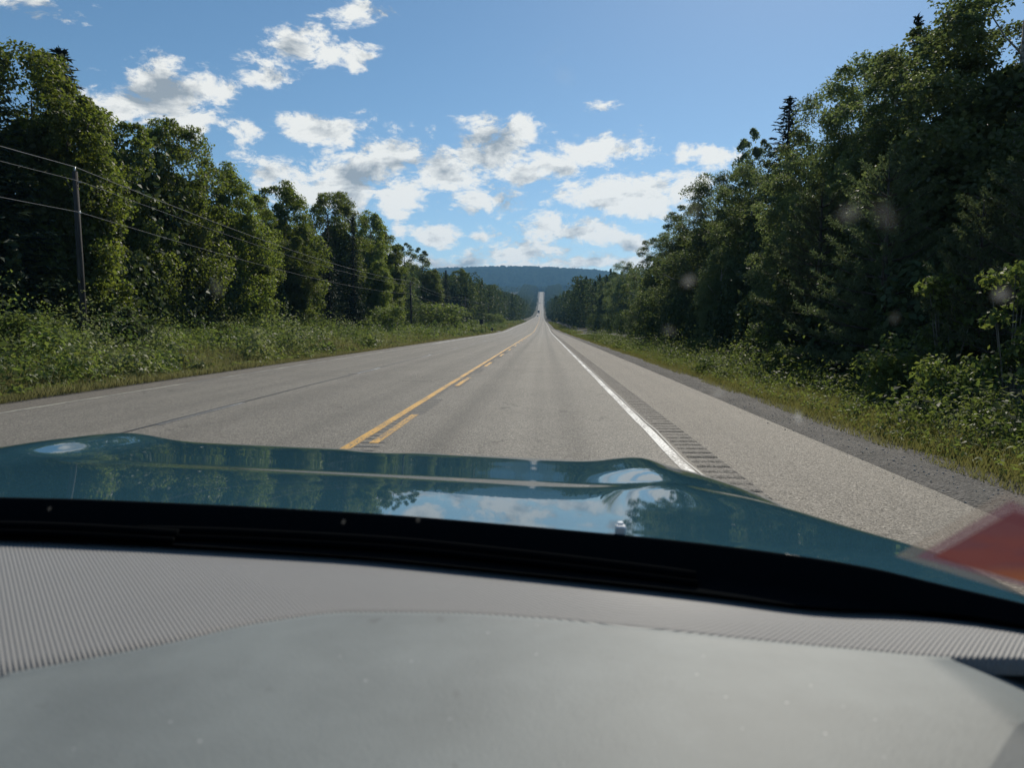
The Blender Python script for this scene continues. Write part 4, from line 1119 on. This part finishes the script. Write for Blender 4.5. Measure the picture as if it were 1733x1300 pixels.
# ------------------------------------------------------------------ the car we sit in
CAR_X, ROLL = -0.48, math.radians(2.3)
car = empty('car', (CAR_X, 0, 0)); car.rotation_euler = (0, ROLL, 0)
tag(car, 'blue-green car seen from its front passenger seat, glossy bonnet beyond a grey dashboard', 'car')
_c, _s = math.cos(ROLL), math.sin(ROLL)
CL = np.array([-CAR_X * _c - CAM_H * _s, 0.0, -CAR_X * _s + CAM_H * _c])     # the camera in the car's own axes
def lray(px, py):
    d = ray(px, py); return np.array([d[0] * _c - d[2] * _s, d[1], d[0] * _s + d[2] * _c])
def on_z(px, py, z):
    d = lray(px, py); t = (z - CL[2]) / d[2]; return CL + d * t
def on_y(px, py, y):
    d = lray(px, py); return CL + d * (y / d[1])

def paint_car():
    m, k = new_mat('teal_car_paint')
    b = k.add('ShaderNodeBsdfPrincipled', Roughness=0.5, Metallic=0.0, **{'Base_Color': c3(0.028, 0.084, 0.118)})
    b.inputs['Specular IOR Level'].default_value = 0.0; b.inputs['Coat Weight'].default_value = 1.0; b.inputs['Coat Roughness'].default_value = 0.02; b.inputs['Coat IOR'].default_value = 1.6
    tc = k.add('ShaderNodeTexCoord'); n = k.noise(tc.outputs['Object'], 900.0, 1)
    bp = k.add('ShaderNodeBump', Strength=0.03, Distance=0.0005, Height=n); k.set(b.inputs['Normal'], bp.outputs[0])
    # a film of dust
    dn = k.noise(tc.outputs['Object'], 60.0, 5, .7)
    df = k.add('ShaderNodeBsdfDiffuse', Color=c3(.35, .33, .30))
    mx = k.add('ShaderNodeMixShader', i0=k.ramp(dn, .45, .9, 0.0, 0.02), i1=b.outputs[0], i2=df.outputs[0])
    out(k, mx.outputs[0]); return m
M['car'] = paint_car()

hood_prof = interp([(0.5, 1.229), (0.80, 1.2275), (0.92, 1.2235), (1.0, 1.2175), (1.36, 1.1885), (1.40, 1.1840), (1.47, 1.1748), (1.51, 1.1714), (1.70, 1.1572), (1.88, 1.1438), (1.93, 1.1385), (1.97, 1.132), (2.0, 1.11), (2.01, 1.05)])
_hr = interp([(0, 1.012), (.2, 1.006), (.388, .981), (.494, .963), (.59, .945), (.708, .912), (.813, .872), (.873, .825), (.937, .779), (.99, .74)])
def hood_rear(x): return _hr(np.abs(x))
_hf = interp([(0, 2.01), (.5, 2.0), (.684, 1.965), (.78, 1.88), (.88, 1.70), (.93, 1.55), (.958, 1.42), (.99, 1.15)])
def hood_front(x): return _hf(np.abs(x))
def hood_xy(x, t):
    yr = hood_rear(x); yf = hood_front(x)
    return yr + (yf - yr) * t, yr, yf
def hood():
    xs = np.concatenate([np.linspace(-0.985, 0.985, 130)]); ts = np.concatenate([np.linspace(0, .86, 90), np.linspace(.87, 1, 30)])
    X, T = np.meshgrid(xs, ts)
    Y, yr, yf = hood_xy(X, T)
    ye = 0.98 + T * (2.01 - 0.98)                         # where the same station lies on the centre line
    Z = hood_prof(np.minimum(Y + (2.01 - yf) * sstep(.3, 1, T), 2.01))
    ax = np.abs(X)
    ridge = np.exp(-((ax - .685) / .055) ** 2) + 0.9 * sstep(.55, .685, ax) * (ax < .685) * 0 
    ramp_ = sstep(1.12, 1.66, Y)
    Z = Z + 0.023 * np.where(ax < .685, np.exp(-((ax - .685) / .095) ** 2), .55 + .45 * np.exp(-((ax - .685) / .05) ** 2)) * ramp_
    Z = Z - 0.003 * (ax / .6) ** 2 * (1 - ramp_) - (0.003 + 0.004 * ramp_) * sstep(.72, .95, ax) - 0.10 * np.clip((ax - .958) / .030, 0, 1) ** 2.0
    Z = Z - 0.010 * np.exp(-((X - .0) / .05) ** 2) * sstep(1.86, 1.97, Y)
    v = np.stack([X, Y, Z], 2).reshape(-1, 3); n = len(xs); m = len(ts)
    i = (np.arange(m - 1)[:, None] * n + np.arange(n - 1)[None]).ravel()
    link('hood', mesh_np('hood', v, np.stack([i, i + 1, i + n + 1, i + n], 1), M['car'], True), car)
hood()

M['black'] = simple('black_trim', (0.005, 0.0055, 0.006), 0.95, spec=0.0)
M['cowl'] = simple('cowl_plastic', (0.009, 0.010, 0.011), 0.95, spec=0.0, noise=0.4, nscale=40, bump=.15)
def front_body():
    # fenders below the hood edge and the nose
    b = MB()
    for s in (-1, 1):
        b.quadmesh([[(s * x, y, z) for (x, z) in ((.982, 1.03), (.99, .95), (.985, .6), (.95, .35))] for y in np.linspace(.6, 1.2, 8)])
        b.quadmesh([[(s * x, y, z) for (x, z) in ((.975, 1.06), (.985, .95), (.985, .6), (.95, .35))] for y in np.linspace(-1.6, .6, 8)])
    xs = np.linspace(-.97, .97, 21)
    b.quadmesh([[(x, float(hood_front(x)) - .01 + dy, z) for (dy, z) in ((.008, 1.045), (.05, .9), (.07, .6), (.0, .35))] for x in xs])
    b.build('body', M['car'], car, True)
front_body()
# windshield plane: glass meets the cowl along a curve
def glass_pt(x, u):
    """u = 0 at the base, 1 at the top"""
    yb = float(hood_rear(x)) - .155 + .085 * float(sstep(.66, .92, abs(x))); zb = 1.196
    return (x * (1 - .10 * u), yb + (-0.15 - yb) * u, zb + (1.70 - zb) * u)
def glass_hit(px, py):
    d = lray(px, py); lo, hi = 0.05, 3.0
    for _ in range(60):
        mid = (lo + hi) / 2; p = CL + d * mid
        # inside while below/behind the glass surface
        uu = (p[2] - 1.196) / (1.70 - 1.196); g = glass_pt(p[0], uu)
        if p[1] < g[1]: lo = mid
        else: hi = mid
    return CL + d * lo

def cowl():
    xs = np.linspace(-.96, .96, 61); rows = []
    for x in xs:
        yr = float(hood_rear(x)); gy_ = glass_pt(x, 0)[1]
        zz = float(hood_prof(yr)) - .003 * (abs(x) / .6) ** 2 - .003 * float(sstep(.72, .95, abs(x))) - .10 * max(0, (abs(x) - .958) / .030) ** 2.0 - .0015
        rows.append([(x, yr + .35, zz - .09), (x, yr + .004, zz - .004), (x, yr - .004, zz + .0022), (x, yr - .010, zz + .0015), (x, yr - .016, 1.186), (x, (yr + gy_) / 2, 1.178), (x, gy_ - .01, 1.188), (x, gy_ - .05, 1.16), (x, gy_ - .06, .9)])
    b = MB(); b.quadmesh(rows); b.build('cowl', M['cowl'], car, True)
    for (x0, x1, yo) in ((-.78, -.06, .0), (-.12, .62, .012)):
        b = MB(); pts = [(x, float(hood_rear(x)) - .055 + yo, 1.187 + .004 * math.sin(3 * t)) for t, x in ((t, x0 + (x1 - x0) * t) for t in np.linspace(0, 1, 20))]
        b.tube(pts, 0.008, 8); wb = b.build('wiper', M['black'], car, True)
        b = MB(); b.tube([(p[0], p[1] - .012, p[2] - .004) for p in pts], 0.005, 6); b.build('wiper_blade', M['black'], wb, True)
cowl()
def frit():
    rows = []
    for x in np.linspace(-.9, .9, 61):
        rows.append([tuple(np.array(glass_pt(x, u)) + np.array([0, -.004, -.002])) for u in (.02, .05, .066, .080)])
    b = MB(); b.quadmesh(rows); b.build('windshield_border', M['black'], car, True)
frit()
def windshield():
    m, k = new_mat('clear_glass'); out(k, k.add('ShaderNodeBsdfTransparent', Color=c3(1, 1, 1)).outputs[0])
    rows = [[glass_pt(x, u) for u in np.linspace(-.02, 1.0, 8)] for x in np.linspace(-.9, .9, 31)]
    b = MB(); b.quadmesh(rows); b.build('windshield', m, car, True)
windshield()
def dust():
    m, k = new_mat('windshield_dust')
    at = k.add('ShaderNodeVertexColor', dict(layer_name='fade'))
    d = k.add('ShaderNodeBsdfDiffuse', Color=c3(.6, .6, .58)); t = k.add('ShaderNodeBsdfTranslucent', Color=c3(.75, .75, .72))
    mt = k.add('ShaderNodeMixShader', i0=.6, i1=d.outputs[0], i2=t.outputs[0])
    out(k, k.add('ShaderNodeMixShader', i0=at.outputs['Color'], i1=k.add('ShaderNodeBsdfTransparent').outputs[0], i2=mt.outputs[0]).outputs[0])
    b = MB(); fade = []
    for px, py, r, a in ((1165, 467, 11, .34), (1692, 490, 15, .30), (1350, 700, 10, .5), (955, 118, 16, .16), (945, 70, 9, .13), (920, 88, 9, .12), (1435, 352, 20, .16), (1172, 350, 12, .2),
                         (1132, 552, 10, .14), (780, 205, 9, .12), (1215, 658, 9, .3), (1512, 530, 8, .14), (370, 480, 14, .10), (582, 880, 4, .12), (708, 876, 5, .10), (85, 858, 4, .10), (1495, 355, 26, .08)):
        c = glass_hit(px, py); e1 = glass_hit(px + r, py) - c; e2 = glass_hit(px, py + r) - c; n0 = len(b.v); off = np.array([0, -.001, -.0015])
        b.v.append(tuple(c + off)); a *= .62; fade.append(a)
        for q, f in ((.55, .8), (1.0, 0.0)):
            for i in range(14):
                w = 2 * math.pi * i / 14; jj = 1 + .22 * math.sin(2 * w + px) + .14 * math.sin(5 * w + py)
                b.v.append(tuple(c + off + (e1 * math.cos(w) + e2 * math.sin(w)) * q * jj)); fade.append(a * f)
        for i in range(14):
            j = (i + 1) % 14
            b.f.append((n0, n0 + 1 + i, n0 + 1 + j)); b.f.append((n0 + 1 + i, n0 + 15 + i, n0 + 15 + j, n0 + 1 + j))
    o = b.build('dust', m, car, True); o['kind'] = 'stuff'
    ca = o.data.color_attributes.new('fade', 'FLOAT_COLOR', 'POINT')
    ca.data.foreach_set('color', np.repeat(np.array(fade, dtype=np.float32), 4))
dust()
def nozzle():
    p = on_z(1050, 896, 1.224); m = simple('chrome_nozzle', (.85, .85, .85), .3, .4)
    b = MB(); b.box((0, 0, 0), (.007, .008, .006), .002); b.box((0, .004, .0065), (.004, .004, .0025), .001); b.build('washer_nozzle', m, car, loc=(p[0], p[1], 1.2235))
nozzle()

def dash_mats():
    m, k = new_mat('ribbed_dash_cloth')
    tc = k.add('ShaderNodeTexCoord'); sep = k.add('ShaderNodeSeparateXYZ', Vector=tc.outputs['Object'])
    dx = k.math('SUBTRACT', sep.outputs[0], 0.52)
    ch = k.math('SQRT', k.math('MULTIPLY_ADD', dx, dx, 0.012))
    phi = k.math('MULTIPLY_ADD', ch, -1.23, sep.outputs[1])
    wv = k.math('SINE', k.math('MULTIPLY', phi, 2 * math.pi / 0.0056))
    n = k.noise(tc.outputs['Object'], 18.0, 4); n2 = k.noise(tc.outputs['Object'], 400.0, 2)
    col = k.mixc(k.math('MULTIPLY', n, .5), c3(.205, .198, .19), c3(.165, .16, .156))
    b = k.add('ShaderNodeBsdfPrincipled', Roughness=0.62, **{'Base_Color': col}); b.inputs['Sheen Weight'].default_value = 0.15
    bp = k.add('ShaderNodeBump', Strength=0.6, Distance=0.0012, Height=k.math('MULTIPLY_ADD', n2, .25, k.math('MULTIPLY', wv, 0.5))); k.set(b.inputs['Normal'], bp.outputs[0])
    out(k, b.outputs[0]); M['ribs'] = m
    m, k = new_mat('grey_dash_plastic')
    tc = k.add('ShaderNodeTexCoord')
    n = k.ramp(k.noise(tc.outputs['Object'], 6.0, 6, .62), .3, .7, 0, 1.6); n2 = k.noise(tc.outputs['Object'], 420.0, 3); n3 = k.noise(tc.outputs['Object'], 30.0, 3)
    col = k.mixc(k.math('MULTIPLY', n, .6), c3(.205, .226, .222), c3(.150, .166, .163))
    col = k.mixc(k.ramp(n3, .66, .76, 0, .55), col, c3(.09, .09, .09))
    du = k.add('ShaderNodeTexVoronoi', dict(feature='F1'), Vector=tc.outputs['Object'], Scale=75.0); dn = k.add('ShaderNodeSeparateColor', Color=du.outputs['Color'])
    spk = k.math('MULTIPLY', k.ramp(du.outputs['Distance'], .10, .05), k.ramp(dn.outputs[0], .80, .82))
    col = k.mixc(k.math('MULTIPLY', spk, .6), col, c3(.6, .6, .58))
    b = k.add('ShaderNodeBsdfPrincipled', Roughness=0.60, **{'Base_Color': col}); b.inputs['Specular IOR Level'].default_value = 0.38
    bp = k.add('ShaderNodeBump', Strength=0.35, Distance=0.0010, Height=n2); k.set(b.inputs['Normal'], bp.outputs[0])
    out(k, b.outputs[0]); M['dash'] = m
dash_mats()

def dashboard():
    # far edge of the dash follows the lower edge of the black band; the seam is where the ribbed cloth meets the smooth pad
    far = [(-500, 905), (-200, 908), (0, 913), (200, 918), (400, 926), (600, 938), (800, 958), (1000, 975), (1254, 1007), (1423, 1026), (1592, 1047), (1733, 1062), (2000, 1092)]
    seam = [(-500, 1215), (-200, 1180), (0, 1142), (150, 1115), (300, 1086), (450, 1053), (600, 1036), (750, 1037), (900, 1045), (1080, 1062), (1250, 1080), (1450, 1099), (1600, 1111), (1733, 1113), (2000, 1120)]
    ff = interp(far); fs = interp(seam); Z0 = 1.228
    pxs = np.linspace(-480, 1990, 150)
    rows = []
    for p in pxs:
        a = on_z(p, float(fs(p)) + 4, Z0 - .004); c = on_z(p, float(ff(p)), Z0 - .003)
        gy_ = glass_pt(c[0], .058)[1] - .003
        if c[1] > gy_: c = a + (c - a) * ((gy_ - a[1]) / (c[1] - a[1]))
        pts = [a + (c - a) * t + np.array([0, 0, .004 * math.sin(math.pi * t)]) for t in np.linspace(0, 1, 14)]
        pts.append(c + np.array([0, .012, -.012])); pts.append(c + np.array([0, .03, -.06]))
        pts.insert(0, a + np.array([0, -.004, -.012]))
        rows.append(pts)
    b = MB(); b.quadmesh(rows); d = b.build('dashboard', M['ribs'], car, True)
    rows = []
    for p in np.linspace(-480, 1990, 170):
        zp = Z0 + .002 - .085 * float(sstep(1560, 1800, p)) - .010 * float(sstep(560, -300, p))
        a = on_z(p, float(fs(p)), zp); a0 = np.array([a[0], .25, zp - .012])
        pts = [a0 + (a - a0) * t + np.array([0, 0, .010 * math.sin(math.pi * min(1, t * 1.0)) ]) for t in np.linspace(0, .97, 16)]
        pts += [a + np.array([0, -.004, .0012]), a + np.array([0, 0, -.002]), a + np.array([0, .001, -.014])]
        rows.append(pts)
    b = MB(); b.quadmesh(rows); b.build('dash_pad', M['dash'], car, True)
dashboard()

def overlay():  # translucent orange and purple sheets laid just inside the windshield
    m, k = new_mat('orange_overlay')
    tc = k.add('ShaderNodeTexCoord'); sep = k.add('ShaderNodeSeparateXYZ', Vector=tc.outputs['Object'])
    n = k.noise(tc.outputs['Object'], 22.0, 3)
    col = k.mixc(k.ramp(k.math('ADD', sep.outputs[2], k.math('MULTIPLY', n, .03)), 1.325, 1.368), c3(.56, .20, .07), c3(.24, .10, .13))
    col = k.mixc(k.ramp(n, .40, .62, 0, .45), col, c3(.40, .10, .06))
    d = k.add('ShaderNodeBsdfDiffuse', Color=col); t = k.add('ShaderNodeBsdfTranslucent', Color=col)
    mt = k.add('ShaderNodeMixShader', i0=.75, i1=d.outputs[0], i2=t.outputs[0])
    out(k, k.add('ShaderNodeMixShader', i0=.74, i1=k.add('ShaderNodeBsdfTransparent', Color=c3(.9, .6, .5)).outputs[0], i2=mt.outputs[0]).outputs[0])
    m2, k = new_mat('clear_overlay_margin')
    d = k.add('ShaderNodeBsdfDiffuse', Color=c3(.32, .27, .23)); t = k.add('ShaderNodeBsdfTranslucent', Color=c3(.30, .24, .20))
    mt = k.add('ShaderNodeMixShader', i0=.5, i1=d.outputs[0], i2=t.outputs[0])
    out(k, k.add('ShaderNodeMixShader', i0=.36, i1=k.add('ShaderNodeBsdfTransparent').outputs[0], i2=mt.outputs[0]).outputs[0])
    def quad(cor, off, name, mat, par):
        b = MB(); n = 10; rows = []
        for i in range(n + 1):
            row = []
            for j in range(n + 1):
                s, t = i / n, j / n
                p = [(1 - s) * ((1 - t) * cor[0][q] + t * cor[1][q]) + s * ((1 - t) * cor[3][q] + t * cor[2][q]) for q in (0, 1)]
                g = glass_hit(*p); row.append(tuple(g + np.array([0, -off, -off * .6])))
            rows.append(row)
        b.quadmesh(rows); return b.build(name, mat, par, True)
    st = quad([(1572, 930), (1706, 850), (1850, 902), (1792, 992)], .0055, 'overlay', m, car)
    mb, k = new_mat('overlay_edge')
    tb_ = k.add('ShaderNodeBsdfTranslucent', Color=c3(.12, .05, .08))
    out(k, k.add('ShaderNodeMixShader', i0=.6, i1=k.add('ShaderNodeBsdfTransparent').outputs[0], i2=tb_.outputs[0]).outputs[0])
    quad([(1545, 934), (1702, 837), (1866, 898), (1802, 1006)], .004, 'overlay_border', mb, st)
    st['label'] = 'orange and purple translucent windshield overlay in the lower right corner'
    quad([(1512, 936), (1697, 824), (1890, 886), (1820, 1032)], .0025, 'overlay_margin', m2, st)
overlay()

def roof():  # roof and pillars lie out of view, added to cut sky light on the dash
    b = MB(); rows = []
    for x in np.linspace(-.75, .75, 13):
        rows.append([(x, y, 1.715 + z - .05 * (abs(x) / .75) ** 2) for (y, z) in ((-1.6, -.05), (-1.0, .03), (-.5, .05), (-.17, .015), (-.14, -.01), (-.22, -.03), (-1.6, -.09))])
    b.quadmesh(rows); b.build('roof', M['car'], car, True)
    for s in (-1, 1):
        b = MB(); b.tube([(s * 1.0, .62, 1.16), (s * .93, .24, 1.46), (s * .80, -.15, 1.70)], [.05, .045, .045], 8); b.build('windshield_pillar', M['black'], car, True)
    # lower dash, seats' side of the cabin stays dark
    b = MB(); b.box((0, .12, .95), (.85, .10, .24), .03); b.build('lower_dash', M['black'], car)
roof()

# ------------------------------------------------------------------ haze
def haze():
    m, k = new_mat('air')
    vol = k.add('ShaderNodeVolumePrincipled', Density=HAZE)
    vol.inputs['Color'].default_value = c3(0.28, 0.60, 1.0); vol.inputs['Anisotropy'].default_value = 0.2
    k.add('ShaderNodeOutputMaterial', Volume=vol.outputs[0])
    b = MB(); b.box((0, 2080, 139), (2600, 2200, 151)); 
    tag(b.build('haze', m), kind='stuff')
HAZE = 0.00013
haze()
